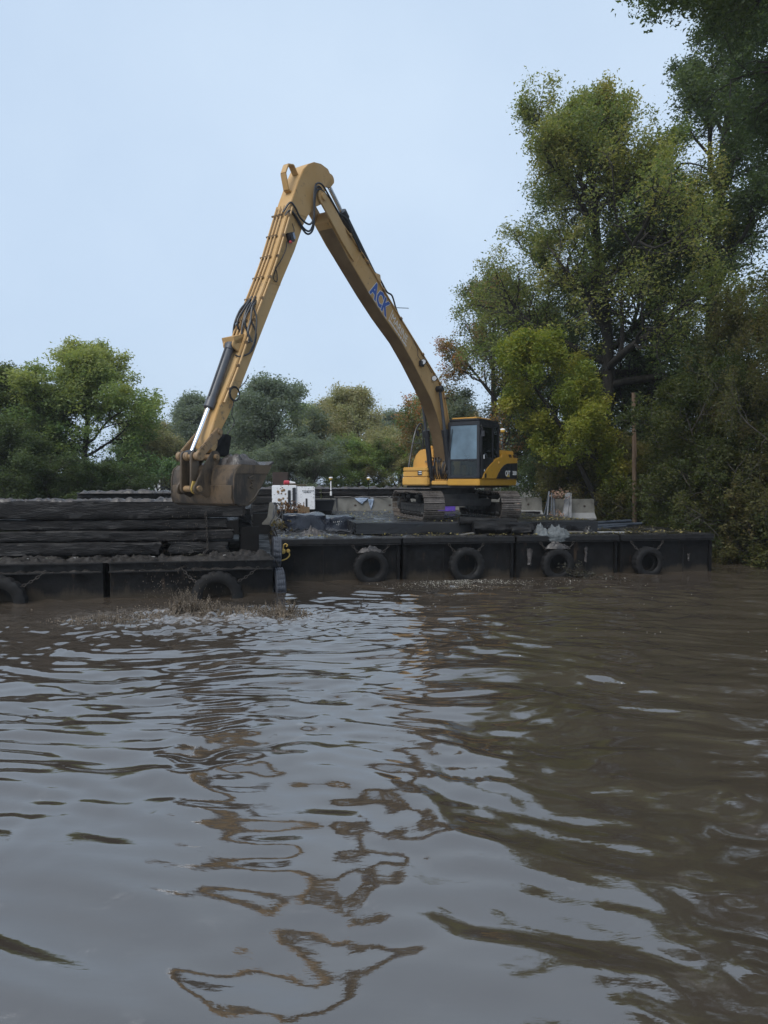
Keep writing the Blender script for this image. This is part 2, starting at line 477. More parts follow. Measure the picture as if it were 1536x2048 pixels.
def spacing(segs):
    out = []
    for a, b, st in segs:
        n = max(1, int(round((b - a) / st)))
        out += list(np.linspace(a, b, n, endpoint=False))
    out.append(segs[-1][1])
    return np.array(out)
gx = spacing([(-320, -60, 65), (-60, -14, 7), (-14, -8, 0.12), (-8, 8, 0.055), (8, 14, 0.1), (14, 60, 7), (60, 320, 65)])
gy = spacing([(-60, 1.5, 5), (1.5, 9, 0.036), (9, 19, 0.05), (19, 26, 0.12), (26, 60, 6), (60, 330, 60)])
X, Y = np.meshgrid(gx, gy)
wr = np.random.default_rng(11)
wx = X + 0.35 * np.sin(0.9 * Y + 0.5 * X + 1.0) + 0.2 * np.sin(2.1 * X - 1.3 * Y)
wy = Y + 0.30 * np.sin(0.55 * X - 0.4 * Y + 2.0) + 0.14 * np.sin(1.7 * X + 0.8 * Y)
Hh = np.zeros_like(X)
# train spreading from the splash, a broad wind chop, and wandering cross ripples
for i in range(84):
    lam = 0.11 * (1.7 / 0.11) ** wr.random()
    k = 2 * math.pi / lam
    iso = i % 4 == 3
    th = wr.random() * 6.283 if iso else R(90) + R(-12) + R(wr.normal(0, 21))
    ph = wr.random() * 6.283
    slope = (0.022 if iso else 0.036) * (1.3 if .2 < lam < .75 else 1.0) * (lam / 0.7) ** 0.18
    env = 0.5 + 0.5 * np.sin(X * wr.uniform(0.15, 0.5) + Y * wr.uniform(0.15, 0.5) + wr.random() * 6.28)
    if lam < 0.24: env = env * np.clip((Y - 5.0) / 6.0, 0.2, 1.0)
    Hh += env * (slope / k) * np.sin(k * (wx * math.cos(th) + wy * math.sin(th)) + ph)
r = np.hypot(wx - SPL[0], (wy - SPL[1]) * 1.05)
for lam, sl in ((0.95, 0.055), (0.6, 0.045), (0.38, 0.035), (0.22, 0.03)):
    k = 2 * math.pi / lam
    Hh += (sl / k) * np.sin(k * r + 0.7 * lam) * np.exp(-np.maximum(r - 1.5, 0) / 4.5)
near = np.clip((Y - 1.0) / 6.0, 0.72, 1.0)
fade = np.clip((60 - np.abs(X)) / 46, 0, 1) * np.clip((60 - Y) / 34, 0, 1) * np.clip((Y + 5) / 6, 0, 1)
calm = 1.0 + 0.10 * np.clip((X - 1.0) / 3.5, 0, 1)
Hh *= near * fade * calm
# churned patch under the dripping bucket
ell = np.exp(-(((X - SPL[0] - 0.1) / 1.9) ** 2 + ((Y - SPL[1] + 0.1) / 0.8) ** 2))
ell2 = np.exp(-(((X - SPL[0]) / 3.2) ** 2 + ((Y - SPL[1] + 0.5) / 1.6) ** 2))
sel = ell2 > 0.01
pp = np.stack([X[sel] * 5, Y[sel] * 9, np.zeros(sel.sum())], 1)
Hh[sel] += ell[sel] * (0.02 + 0.09 * np.abs(fbm(pp, 3, 3)) + 0.06 * fbm(pp * 2.3, 2, 9)) + ell2[sel] * 0.075 * fbm(pp * 1.3, 3, 12)
X0_, Y0_ = X.copy(), Y.copy()
V = np.stack([X, Y, Hh], -1).reshape(-1, 3)
ny, nx = X.shape
idx = np.arange(ny * nx).reshape(ny, nx)
Fq = np.stack([idx[:-1, :-1], idx[:-1, 1:], idx[1:, 1:], idx[1:, :-1]], -1).reshape(-1, 4)

mw = bpy.data.materials.new('muddy water')
mw.use_nodes = True
t = mw.node_tree; b = t.nodes['Principled BSDF']; L = t.links.new; N = t.nodes.new
co = N('ShaderNodeTexCoord')
n1 = N('ShaderNodeTexNoise'); n1.inputs['Scale'].default_value = 0.35; n1.inputs['Detail'].default_value = 5
L(co.outputs['Object'], n1.inputs['Vector'])
rp = N('ShaderNodeValToRGB')
rp.color_ramp.elements[0].position = 0.3; rp.color_ramp.elements[0].color = (0.043, 0.034, 0.0255, 1)
rp.color_ramp.elements[1].position = 0.7; rp.color_ramp.elements[1].color = (0.055, 0.0435, 0.033, 1)
L(n1.outputs['Fac'], rp.inputs['Fac'])
# scum: thin pale foam threads that drift on the surface, and froth round the splash
mp = N('ShaderNodeMapping'); mp.inputs['Scale'].default_value = (0.7, 1.0, 1)
L(co.outputs['Object'], mp.inputs['Vector'])
nf = N('ShaderNodeTexNoise'); nf.inputs['Scale'].default_value = 4.0; nf.inputs['Detail'].default_value = 9; nf.inputs['Roughness'].default_value = 0.72; nf.inputs['Distortion'].default_value = 0.8
L(mp.outputs[0], nf.inputs['Vector'])
def mth(op, a_, b_=None, c_=None):
    q = N('ShaderNodeMath'); q.operation = op
    for i_, x_ in enumerate((a_, b_, c_)):
        if x_ is None: continue
        if isinstance(x_, (int, float)): q.inputs[i_].default_value = x_
        else: L(x_, q.inputs[i_])
    return q.outputs[0]
def mrange(x_, a0, a1, b0, b1):
    q = N('ShaderNodeMapRange'); L(x_, q.inputs[0])
    for i_, v_ in enumerate((a0, a1, b0, b1)): q.inputs[i_ + 1].default_value = v_
    return q.outputs[0]
ridge = mrange(nf.outputs['Fac'], 0.56, 0.72, 0.0, 1.0)
nm = N('ShaderNodeTexNoise'); nm.inputs['Scale'].default_value = 0.9; nm.inputs['Detail'].default_value = 6; nm.inputs['Roughness'].default_value = 0.65
L(co.outputs['Object'], nm.inputs['Vector'])
mask = mrange(nm.outputs['Fac'], 0.50, 0.66, 0.0, 0.5)
thread = mth('MULTIPLY', ridge, mask)
nb_ = N('ShaderNodeTexNoise'); nb_.inputs['Scale'].default_value = 7; nb_.inputs['Detail'].default_value = 8; nb_.inputs['Roughness'].default_value = 0.7
mpb = N('ShaderNodeMapping'); mpb.inputs['Scale'].default_value = (0.7, 1.5, 1)
L(co.outputs['Object'], mpb.inputs['Vector']); L(mpb.outputs[0], nb_.inputs['Vector'])
fa = N('ShaderNodeAttribute'); fa.attribute_name = 'foam'
froth = mth('MULTIPLY', fa.outputs['Fac'], mrange(nb_.outputs['Fac'], 0.40, 0.62, 0.0, 0.85))
mxc = N('ShaderNodeMix'); mxc.data_type = 'RGBA'
L(mth('MAXIMUM', thread, froth), mxc.inputs[0]); L(rp.outputs[0], mxc.inputs[6]); mxc.inputs[7].default_value = (0.27, 0.245, 0.225, 1)
L(mxc.outputs[2], b.inputs['Base Color'])
b.inputs['Roughness'].default_value = 0.045
b.inputs['IOR'].default_value = 2.3
n2 = N('ShaderNodeTexNoise'); n2.inputs['Scale'].default_value = 8; n2.inputs['Detail'].default_value = 5
mp2 = N('ShaderNodeMapping'); mp2.inputs['Scale'].default_value = (0.45, 1.0, 1)
L(co.outputs['Object'], mp2.inputs['Vector']); L(mp2.outputs[0], n2.inputs['Vector'])
bp = N('ShaderNodeBump'); bp.inputs['Strength'].default_value = 0.13; bp.inputs['Distance'].default_value = 0.02
L(n2.outputs['Fac'], bp.inputs['Height']); L(bp.outputs[0], b.inputs['Normal'])
foam = np.exp(-(((X0_ - SPL[0]) / 2.3) ** 2 + ((Y0_ - SPL[1] + .15) / 0.95) ** 2))
water = link('water', mesh_np('water', V, Fq, mw, smooth=True, attr={'foam': foam}))
tag(water, 'muddy brown rippled channel water in front of the barges', None, kind='structure')

# ------------------------------------------------------------------ land
gx = spacing([(-310, -40, 30), (-40, 40, 0.8), (40, 310, 30)])
gy = spacing([(-50, 12, 10), (12, 60, 0.8), (60, 320, 26)])
X, Y = np.meshgrid(gx, gy)
xs = 13.9 - (Y - 19.0) * 0.5 + 0.5 * np.sin(Y * 0.7)
d_right = X - np.maximum(xs, 2.0 + 0 * Y)
d_back = Y - (36.0 + 0.6 * np.sin(X * 0.5))
d = np.maximum(d_right * 0.9, d_back)
s = np.clip((d + 1.0) / 3.2, 0, 1); s = s * s * (3 - 2 * s)
nz = fbm(np.stack([X.ravel() * 0.35, Y.ravel() * 0.35, 0 * X.ravel()], 1), 4, 5).reshape(X.shape)
Z = -1.1 + s * 2.2 + nz * 0.35 * s + np.clip(d, 0, 60) * 0.006
V = np.stack([X, Y, Z], -1).reshape(-1, 3)
ny, nx = X.shape
idx = np.arange(ny * nx).reshape(ny, nx)
Fq = np.stack([idx[:-1, :-1], idx[:-1, 1:], idx[1:, 1:], idx[1:, :-1]], -1).reshape(-1, 4)
M['earth'] = pbr('leaf littered earth', (0.03, 0.027, 0.018), (0.07, 0.06, 0.035), 3, 0.85, 0.95, 0.5, 12, spots=(0.1, 0.075, 0.03), spot_scale=14, spot_lim=0.6)
land = link('ground', mesh_np('ground', V, Fq, M['earth'], smooth=True))
tag(land, 'leaf littered bank and ground under the trees', None, kind='structure')

# ------------------------------------------------------------------ damp air
mh = bpy.data.materials.new('haze'); mh.use_nodes = True
t = mh.node_tree; t.nodes.clear()
ho = t.nodes.new('ShaderNodeOutputMaterial'); pv = t.nodes.new('ShaderNodeVolumePrincipled')
pv.inputs['Color'].default_value = (0.93, 0.96, 1.0, 1)
pv.inputs['Density'].default_value = 0.00042
pv.inputs['Anisotropy'].default_value = 0.2
t.links.new(pv.outputs[0], ho.inputs['Volume'])
HZ = MB(); HZ.box((0, 133, 14.25), (660, 400, 32.5))
hz = HZ.build('haze', mh, smooth=False)
tag(hz, 'thin damp haze over the channel', None, kind='stuff')
# ------------------------------------------------------------------ barges
DZ = 1.13            # deck of the working barge
MZ = 1.50            # top of its timber mats

def lump_sheet(name, u0, u1, v0, v1, z, amp, mat, step=0.08, seed=0, base=0.0, edge=0.15, freq=2.5, frame=None, sharp=False):
    """an uneven sheet of mud, thin at its edges; local coordinates in the barge frame"""
    nu = max(3, int((u1 - u0) / step)); nv = max(3, int((v1 - v0) / step))
    U, Vv = np.meshgrid(np.linspace(u0, u1, nu), np.linspace(v0, v1, nv))
    n = fbm(np.stack([U.ravel() * freq, Vv.ravel() * freq, 0 * U.ravel() + seed], 1), 5, seed).reshape(U.shape)
    if sharp: n = np.abs(n) * 1.6 - 0.15
    e = np.minimum(np.minimum(U - u0, u1 - U), np.minimum(Vv - v0, v1 - Vv)) / edge
    e = np.clip(e, 0, 1)
    Zz = z + (base + n * amp) * e - 0.02 * (1 - e)
    idx = np.arange(nu * nv).reshape(nv, nu)
    f = np.stack([idx[:-1, :-1], idx[:-1, 1:], idx[1:, 1:], idx[1:, :-1]], -1).reshape(-1, 4)
    return mesh_np(name, np.stack([U, Vv, Zz], -1).reshape(-1, 3), f, mat, smooth=True)

def rough_beam(L, hgt, dep, seed, nseg=60, amp=0.02, ragged=0.06):
    """a worn timber from x=0 to x=L, its front face at y=0, its foot at z=0"""
    g = np.random.default_rng(seed)
    ring = []
    c = 0.03
    for (y, z) in [(c, 0), (0, c), (0, hgt * .3), (0, hgt * .55), (0, hgt * .8), (0, hgt - c), (c, hgt), (dep * .5, hgt), (dep - c, hgt), (dep, hgt - c), (dep, hgt * .5), (dep, c), (dep - c, 0), (dep * .5, 0)]:
        ring.append((y, z))
    ring = np.array(ring); m = len(ring)
    xs = np.linspace(0, L, nseg)
    P = np.zeros((nseg, m, 3))
    P[:, :, 0] = xs[:, None]; P[:, :, 1] = ring[None, :, 0]; P[:, :, 2] = ring[None, :, 1]
    q = P.reshape(-1, 3)
    n1 = fbm(q * np.array([2.6, 6, 9]) + seed * 3.7, 5, seed)
    n2 = fbm(q * np.array([1.6, 6, 9]) + seed * 5.1, 4, seed + 50)
    sag = fbm(np.stack([xs * 0.5, 0 * xs + seed, 0 * xs], 1), 2, seed + 9)
    P[:, :, 1] += (n1.reshape(nseg, m)) * amp * 1.6
    P[:, :, 2] += (n2.reshape(nseg, m)) * amp + sag[:, None] * amp * 1.5
    e = g.normal(0, ragged, (2, m))
    P[0, :, 0] += np.abs(e[0]); P[-1, :, 0] -= np.abs(e[1])
    P[1, :, 0] += np.abs(e[0]) * .6; P[-2, :, 0] -= np.abs(e[1]) * .6
    vs = list(P.reshape(-1, 3)); fs = []
    for i in range(nseg - 1):
        for k in range(m):
            fs.append((i * m + k, (i + 1) * m + k, (i + 1) * m + (k + 1) % m, i * m + (k + 1) % m))
    fs.append(tuple(range(m))); fs.append(tuple(range(nseg * m - 1, (nseg - 1) * m - 1, -1)))
    return MB().add(vs, fs)

# --- working barge: bolted-up sections
def hull_section_mesh(wd, dp, name='hull_section', front=True):
    mb = MB()
    if front:
        mb.box((wd / 2, dp / 2 + 0.05, DZ / 2 - 0.4), (wd - 0.05, dp - 0.1, DZ + 0.74))
    else:
        mb.box((wd / 2, dp / 2, DZ / 2 - 0.4), (wd - 0.05, dp - 0.03, DZ + 0.74))
    return mb.mesh(name, M['hull'], 0.012)
barge = empty('work_barge', bw(0, 0, 0), A10)
tag(barge, 'black sectional steel work barge that carries the yellow excavator', 'barge')
SEC = [(0.0, 3.32), (3.36, 6.59), (6.63, 9.75), (9.79, 12.78)]
for i, (a, b_) in enumerate(SEC):
    me = hull_section_mesh(b_ - a, 3.05)
    hs = link('hull_section', me, barge, (a, 0, 0))
    rim = MB()
    Wd = b_ - a
    rim.box((Wd / 2, 0.02, DZ - 0.075), (Wd - 0.02, 0.10, 0.13))           # edge channel
    rim.box((Wd / 2, 0.00, DZ - 0.165), (Wd - 0.02, 0.14, 0.022))
    rim.build('rim', M['wet_rim'], hs, 0.008)
    for sx in (0.07, Wd - 0.07):
        st = MB(); st.box((sx, 0.07, 0.4), (0.09, 0.07, 1.05)); st.build('corner_post', M['steel_black'], hs, 0.01)
    for q in (0.36, 0.68):
        wd_ = MB(); wd_.tube([(Wd * q + .006 * math.sin(k * 2.1 + i), 0.048, 0.0 + k * .12) for k in range(8)], 0.009, 5); wd_.build('weld_seam', M['wet_rim'], hs)
    pl = MB(); pl.box((Wd / 2, 1.53, DZ - 0.004), (Wd - 0.03, 2.98, 0.02))
    pl.build('deck_plate', M['deck'], hs)
    for row in range(1, 4):
        me2 = hull_section_mesh(b_ - a, 3.1, front=False)
        h2 = link('hull_section', me2, barge, (a, 3.06 + (row - 1) * 3.13, 0))
        pl = MB(); pl.box((Wd / 2, 1.55, DZ - 0.004), (Wd - 0.03, 3.08, 0.02))
        pl.build('deck_plate', M['deck'], h2)
# side rail of the near left corner
sr = MB(); sr.box((-0.03, 6.0, DZ - 0.07), (0.05, 12.2, 0.12)); sr.build('side_rail', M['wet_rim'], barge, 0.008)

# mud film on the deck strip in front of the mats
dm = link('deck_mud', lump_sheet('deck_mud', 0.05, 12.6, 0.06, 0.98, DZ + 0.012, 0.06, M['mud_dark'], 0.05, 4, 0.02), barge)
tag(dm, None, None, kind='stuff')
dm2 = link('deck_mud', lump_sheet('deck_mud', 0.05, 2.15, 1.0, 9.5, DZ + 0.012, 0.07, M['mud_dark'], 0.08, 5, 0.02), barge)
tag(dm2, None, None, kind='stuff')
dm3 = link('deck_mud', lump_sheet('deck_mud', 9.75, 12.6, 1.0, 11.5, DZ + 0.012, 0.08, M['mud_dark'], 0.08, 6, 0.03), barge)
tag(dm3, None, None, kind='stuff')

# --- timber mats under the machine
plank_mesh = None
def plank_mb(L, seed): return rough_beam(L, MZ - DZ - 0.02, 0.27, seed, nseg=14, amp=0.007, ragged=0.008)
pms = {}
for ci, (u0, Ln) in enumerate(((2.2, 3.68), (5.92, 3.68))):
    for rv in range(8):
        v0 = 0.95 + rv * 1.12 + (0.06 if ci else 0.0)
        mt = empty('timber_mat', bw(u0, v0, DZ + 0.015), A10)
        if rv == 0 and ci == 0: lb = 'black timber mat under the front edge of the left track'
        elif rv == 0: lb = 'black timber mat behind the fallen log and the pale clay heap'
        else: lb = 'wet black timber mat in the rows beneath and behind the tracks'
        tag(mt, lb, 'timber mat', 'timber mats on the work barge')
        for k in range(4):
            key = (ci, k)
            if key not in pms: pms[key] = plank_mb(Ln, 100 + ci * 10 + k).mesh('plank', M['mat_timber'], ang=40)
            link('plank', pms[key], mt, (0, k * 0.275, 0.0))
mm = link('mat_mud', lump_sheet('mat_mud', 2.3, 9.5, 1.2, 9.7, MZ - 0.005, 0.045, M['mud_dark'], 0.07, 8, 0.0, 0.4), None)
mm.location = bw(0, 0, 0); mm.rotation_euler = (0, 0, A10)
tag(mm, 'wet black mud smeared over the timber mats', None, kind='stuff')

# --- mud scow on the left with its timber walls
SZ = 0.84
LO = (-0.19, -2.1)      # its near right-hand corner in the barge frame
scow = empty('mud_scow', bw(LO[0], LO[1], 0), A10)
tag(scow, 'low black scow with timber walls that holds the dredged mud', 'barge')
for a, b_ in ((-3.69, 0.0), (-7.3, -3.83), (-10.9, -7.44)):
    Wd = b_ - a
    mb = MB(); mb.box((Wd / 2, 4.3, SZ / 2 - 0.35), (Wd, 8.5, SZ + 0.66))
    hs = mb.build('hull_section', M['hull'], scow, 0.012, (a, 0.06, 0))
    rim = MB()
    rim.box((Wd / 2, -0.03, SZ - 0.02), (Wd, 0.16, 0.03))
    rim.box((Wd / 2, 0.03, SZ - 0.12), (Wd, 0.05, 0.2))
    rim.box((Wd / 2, -0.03, SZ - 0.225), (Wd, 0.15, 0.03))
    rim.build('rim', M['wet_rim'], hs, 0.006, (0, 0, 0))
    lm = lump_sheet('rim_mud', 0.03, Wd - 0.03, -0.10, 0.01, SZ - 0.21, 0.09, M['mud_matte'], 0.02, int(-a * 3), 0.02, 0.03, 8)
    tag(link('rim_mud', lm, hs), None, None, kind='stuff')
ep = MB(); ep.box((-0.53, 0.62, SZ + 0.38), (0.42, 0.05, 0.72)); ep.build('end_post', M['steel_black'], scow, 0.01)
lg = lump_sheet('ledge_mud', -10.8, 0.0, 0.02, 0.62, SZ + 0.005, 0.14, M['mud_matte'], 0.025, 21, 0.06, 0.1, 7)
tag(link('ledge_mud', lg, scow), None, None, kind='stuff')
lg = lump_sheet('corner_mud', -1.6, 0.04, -0.06, 0.6, SZ + 0.01, 0.20, M['mud_matte'], 0.02, 23, 0.12, 0.2, 7)
tag(link('ledge_mud', lg, scow), None, None, kind='stuff')
fill = lump_sheet('mud_fill', -10.6, -0.7, 0.78, 8.2, 1.75, 0.3, M['mud'], 0.09, 31, 0.08, 0.4, 1.1)
tag(link('mud_fill', fill, scow), None, None, kind='stuff')

def beam(u0, u1, v, z0, z1, dep, seed, label, amp=0.02, along='u', mat='timber', nseg=None, rag=0.06):
    L_ = abs(u1 - u0)
    mb = rough_beam(L_, z1 - z0, dep, seed, nseg or int(max(16, L_ * 20)), amp, rag)
    rot = A10 if along == 'u' else A10 + R(90)
    o = mb.build('timber_beam', M[mat], None, 0, bw(u0, v, z0) if along == 'u' else bw(u0, v, z0), (0, 0, rot), ang=50)
    return tag(o, label, 'timber beam', 'tarred timbers walling the mud scow')
TV = -1.52
beam(-11.0, -0.80, TV - 0.02, 1.80, 2.24, 0.34, 1, 'deepest and topmost black timber in the wall under the bucket', 0.03, rag=0.12)
beam(-11.0, -1.25, TV + 0.03, 1.535, 1.785, 0.3, 2, 'black timber second from the top in the scow wall', 0.022)
beam(-11.0, -1.10, TV, 1.265, 1.515, 0.3, 3, 'black timber third from the top in the scow wall', 0.024)
beam(-11.0, -2.75, TV - 0.05, 0.93, 1.24, 0.34, 4, 'bulging bottom timber of the scow wall above the muddy ledge', 0.032)
beam(-2.68, -1.2, TV + 0.02, 0.9, 1.225, 0.3, 5, 'short bottom timber beside the black steel end post', 0.04, rag=0.1)
# end wall and far wall
for k, (z0, z1) in enumerate(((0.9, 1.3), (1.32, 1.68), (1.70, 2.02))):
    o = rough_beam(7.0, z1 - z0, 0.28, 40 + k, 40, 0.03).build('timber_beam', M['timber'], None, 0, bw(-0.72, TV + 0.4, z0), (0, 0, A10 + R(90)), ang=50)
    tag(o, ('bottom', 'middle', 'top')[k] + ' timber of the scow end wall facing the work barge', 'timber beam', 'tarred timbers walling the mud scow')
for k, (z0, z1) in enumerate(((0.9, 1.45), (1.47, 1.95), (1.97, 2.33))):
    beam(-6.4, -2.4, 5.6 + 0.03 * k, z0, z1, 0.3, 60 + k, ('bottom', 'middle', 'top muddy')[k] + ' timber of the scow wall on its far side', 0.04)
fm = link('mud_crust', lump_sheet('mud_crust', -6.3, -2.45, 5.55, 5.95, 2.31, 0.10, M['mud'], 0.05, 71, 0.05, 0.1, 3, sharp=True))
fm.location = bw(0, 0, 0); fm.rotation_euler = (0, 0, A10); tag(fm, 'pale wet mud crust on the far timber wall', None, kind='stuff')
fm = link('mud_crust', lump_sheet('mud_crust', -10.9, -0.95, TV - 0.02, TV + 0.36, 2.215, 0.085, M['mud'], 0.03, 72, 0.03, 0.06, 6, sharp=True))
fm.location = bw(0, 0, 0); fm.rotation_euler = (0, 0, A10); tag(fm, 'pale wet mud crust along the topmost timber', None, kind='stuff')

# --- second scow far behind the work barge: a long black timber wall
sc2 = empty('mud_scow', bw(-4.0, 14.6, 0), A10)
tag(sc2, 'long black scow behind the concrete barriers', 'barge')
mb = MB(); mb.box((7.0, 2.0, 0.45), (14.0, 4.0, 1.5)); mb.build('hull_section', M['steel_black'], sc2, 0.02)
for k, (z0, z1) in enumerate(((1.22, 1.60), (1.62, 2.0), (2.02, 2.38))):
    for j, (a, b_) in enumerate(((0.0, 6.4), (6.45, 14.0))):
        o = rough_beam(b_ - a, z1 - z0, 0.3, 80 + k * 2 + j, 40, 0.03).build('timber_beam', M['timber'], sc2, 0, (a, 0.1, z0), ang=50)
m2 = link('wall_mud', lump_sheet('wall_mud', 0.1, 13.9, 0.05, 0.45, 2.36, 0.14, M['mud'], 0.07, 77, 0.04, 0.1, 3, sharp=True), sc2)
tag(m2, None, None, kind='stuff')

# ------------------------------------------------------------------ fender tyres
def tyre_mesh(name, mat, Ro=0.47, Ri=0.27, wd=0.27, n=72):
    g = MB()
    prof_out = [(Ri, -wd * .36), (Ri + .03, -wd * .46), (Ri + .09, -wd * .5), (Ro - .07, -wd * .47), (Ro - .012, -wd * .40), (Ro, -wd * .36),
                (Ro, -wd * .25), (Ro - .014, -wd * .23), (Ro - .014, -wd * .19), (Ro, -wd * .17), (Ro, -wd * .03), (Ro - .014, -wd * .015),
                (Ro - .014, wd * .015), (Ro, wd * .03), (Ro, wd * .17), (Ro - .014, wd * .19), (Ro - .014, wd * .23), (Ro, wd * .25),
                (Ro, wd * .36), (Ro - .012, wd * .40), (Ro - .07, wd * .47), (Ri + .09, wd * .5), (Ri + .03, wd * .46), (Ri, wd * .36),
                (Ri + .03, wd * .3), (Ro - .06, wd * .34), (Ro - .04, 0), (Ro - .06, -wd * .34), (Ri + .03, -wd * .3)]
    m = len(prof_out)
    vs = []
    for i in range(n):
        t = 2 * math.pi * i / n
        for j, (r_, h) in enumerate(prof_out):
            if 4 <= j <= 19 and i % 4 == 0: r_ = r_ - 0.022
            vs.append((r_ * math.cos(t), h, r_ * math.sin(t)))
    fs = []
    for i in range(n):
        for k in range(m):
            fs.append((i * m + k, ((i + 1) % n) * m + k, ((i + 1) % n) * m + (k + 1) % m, i * m + (k + 1) % m))
    return g.add(vs, fs).mesh(name, mat, ang=38)
tyre_me = tyre_mesh('casing', M['rubber'])
def chain_mb(a, b_, n=None, sag=0.06, lk=0.055):
    a, b_ = Vector(a), Vector(b_)
    n = n or max(4, int((b_ - a).length / (lk * 1.35)))
    mb = MB()
    for i in range(n):
        t0, t1 = i / n, (i + 1) / n
        p0 = a.lerp(b_, t0) - Vector((0, 0, sag * 4 * t0 * (1 - t0))); p1 = a.lerp(b_, t1) - Vector((0, 0, sag * 4 * t1 * (1 - t1)))
        d_ = (p1 - p0).normalized(); c = (p0 + p1) / 2
        side = d_.cross(Vector((0, 1, 0)) if i % 2 else Vector((0.3, 0.2, 1))).normalized()
        pts = []
        for k in range(9):
            an = 2 * math.pi * k / 8
            pts.append(c + d_ * math.cos(an) * lk * 0.95 + side * math.sin(an) * lk * 0.5)
        mb.tube(pts, lk * 0.17, 5)
    return mb
TY = [(2.45, 0.36, 'second fender tyre along, hung on chains left of a hull seam, mud on top'),
      (5.12, 0.355, 'fender tyre on the work barge directly below the excavator tracks'),
      (7.78, 0.36, 'fender tyre streaked with pale clay under the clay heap'),
      (10.55, 0.34, 'fender tyre closest to the wooded bank')]
for i, (u, z, lb) in enumerate(TY):
    if i == 0: lb = 'muddy topped fender tyre hung on the first section of the work barge'
    ty = empty('fender_tyre', bw(u, -0.19, z), A10)
    tag(ty, lb, 'tyre', 'tyres hung as fenders along the barges')
    c_ = link('casing', tyre_me, ty, (0, 0, (0, .02, -.015, .01)[i]), (R((2, -3, 1.5, -2)[i]), R(i * 37), 0)); q_ = (1.0, 1.045, 0.985, .95)[i]; c_.scale = (q_, (1, 1.1, .92, 1.05)[i], q_)
    chain_mb((0.28, 0.02, 0.36), (0.52, 0.06, 0.62), sag=0.03).build('chain', M['chain'], ty)
    chain_mb((-0.28, 0.02, 0.36), (-0.5, 0.06, 0.62), sag=0.03).build('chain', M['chain'], ty)
for u, z, lb in ((-1.47, 0.02, 'big half sunk tyre on the scow just behind the splash'), (-6.15, 0.02, 'half sunk tyre on the scow cut by the picture edge')):
    ty = empty('fender_tyre', bw(u, -2.1 - 0.18, z), A10)
    tag(ty, lb, 'tyre', 'tyres hung as fenders along the barges')
    o = link('casing', tyre_me, ty, (0, 0, 0), (0, R(20 + u * 9), 0)); o.scale = (1.24, 1.15, 1.24)
    chain_mb((0.42, 0.0, 0.32), (0.95, 0.12, 0.66), sag=0.04).build('chain', M['chain'], ty)
    chain_mb((-0.42, 0.0, 0.32), (-0.8, 0.12, 0.66), sag=0.04).build('chain', M['chain'], ty)
tread_me = tyre_mesh('casing', M['tread_rubber'], 0.45, 0.26, 0.25)
for (u, v, z), lb, tl in (((-0.08, -0.42, 0.80), 'upper grey truck tyre seen tread on between the two barges', 4), ((-0.03, -1.78, 0.15), 'lower grey truck tyre standing in the water at the scow corner', -2)):
    ty = empty('fender_tyre', bw(u, v, z), A10 + R(90))
    tag(ty, lb, 'tyre', 'tyres hung as fenders along the barges')
    link('casing', tread_me, ty, (0, 0, 0), (R(tl), R(10), R(4)))
    chain_mb((0.1, -0.02, 0.42), (0.15, 0.1, 0.62), sag=0.0).build('chain', M['chain'], ty)
# loose chain on the scow wall
o = chain_mb(bw(-1.75, TV - 0.06, 1.95), bw(-1.72, TV - 0.06, 1.05), sag=0.0, lk=0.045).build('chain', M['chain'])
tag(o, 'rusty chain hanging down the timber wall near the end post', 'chain')
o = chain_mb(bw(-1.72, TV - 0.08, 1.05), bw(-2.35, -2.2, 0.66), sag=0.05, lk=0.045).build('chain', M['chain'])
tag(o, 'rusty chain slanting over the muddy ledge of the scow', 'chain')
# yellow shackle
sh = empty('shackle', bw(0.18, -0.10, 0.86), A10)
tag(sh, 'yellow painted shackle and hook on the corner of the work barge', 'shackle')
mb = MB(); mb.tube(curve_pts([(-0.06, 0, 0.04), (-0.05, 0, 0.13), (0.0, 0, 0.17), (0.05, 0, 0.13), (0.02, 0, 0.09)], 5), 0.018, 7); mb.build('hook', M['gold'], sh)
mb = MB(); mb.lathe([(0.0, -0.05), (0.05, -0.05), (0.075, 0), (0.05, 0.05), (0, 0.05)], 14, (-0.07, 0, -0.03), 'y'); mb.lathe([(0.0, -0.05), (0.04, -0.05), (0.055, 0), (0.04, 0.05), (0, 0.05)], 14, (0.07, 0, -0.02), 'y'); mb.build('swivel', M['gold'], sh)
mb = MB(); mb.tube(curve_pts([(0.09, 0, -0.04), (0.10, -0.01, -0.14), (0.03, -0.02, -0.22), (-0.1, -0.03, -0.27), (-0.2, -0.02, -0.32)], 5), 0.019, 7); mb.build('bow', M['gold'], sh)
# ------------------------------------------------------------------ long reach excavator
EX = empty('excavator', (2.25, 23.3, MZ), R(-122))
tag(EX, 'yellow long reach excavator working from the black barge', 'excavator')

def text(name, s_, size, origin, xd, nrm, mat, parent, extr=0.002, off=0.0, sx=1.0, align='LEFT', lab=None):
    cu = bpy.data.curves.new(name, 'FONT')
    cu.body = s_; cu.size = size; cu.extrude = extr; cu.offset = off; cu.align_x = align
    cu.resolution_u = 2
    tmp = bpy.data.objects.new(name, cu)
    COL.objects.link(tmp)
    bpy.context.view_layer.update()
    me = bpy.data.meshes.new_from_object(tmp.evaluated_get(bpy.context.evaluated_depsgraph_get()))
    bpy.data.objects.remove(tmp)
    me.materials.clear(); me.materials.append(mat)
    o = link(name, me, parent)
    x = Vector(xd).normalized(); n = Vector(nrm).normalized(); u = n.cross(x)
    mt = Matrix((x * sx, u, n)).transposed().to_4x4()
    mt.translation = Vector(origin)
    o.matrix_local = mt
    return o

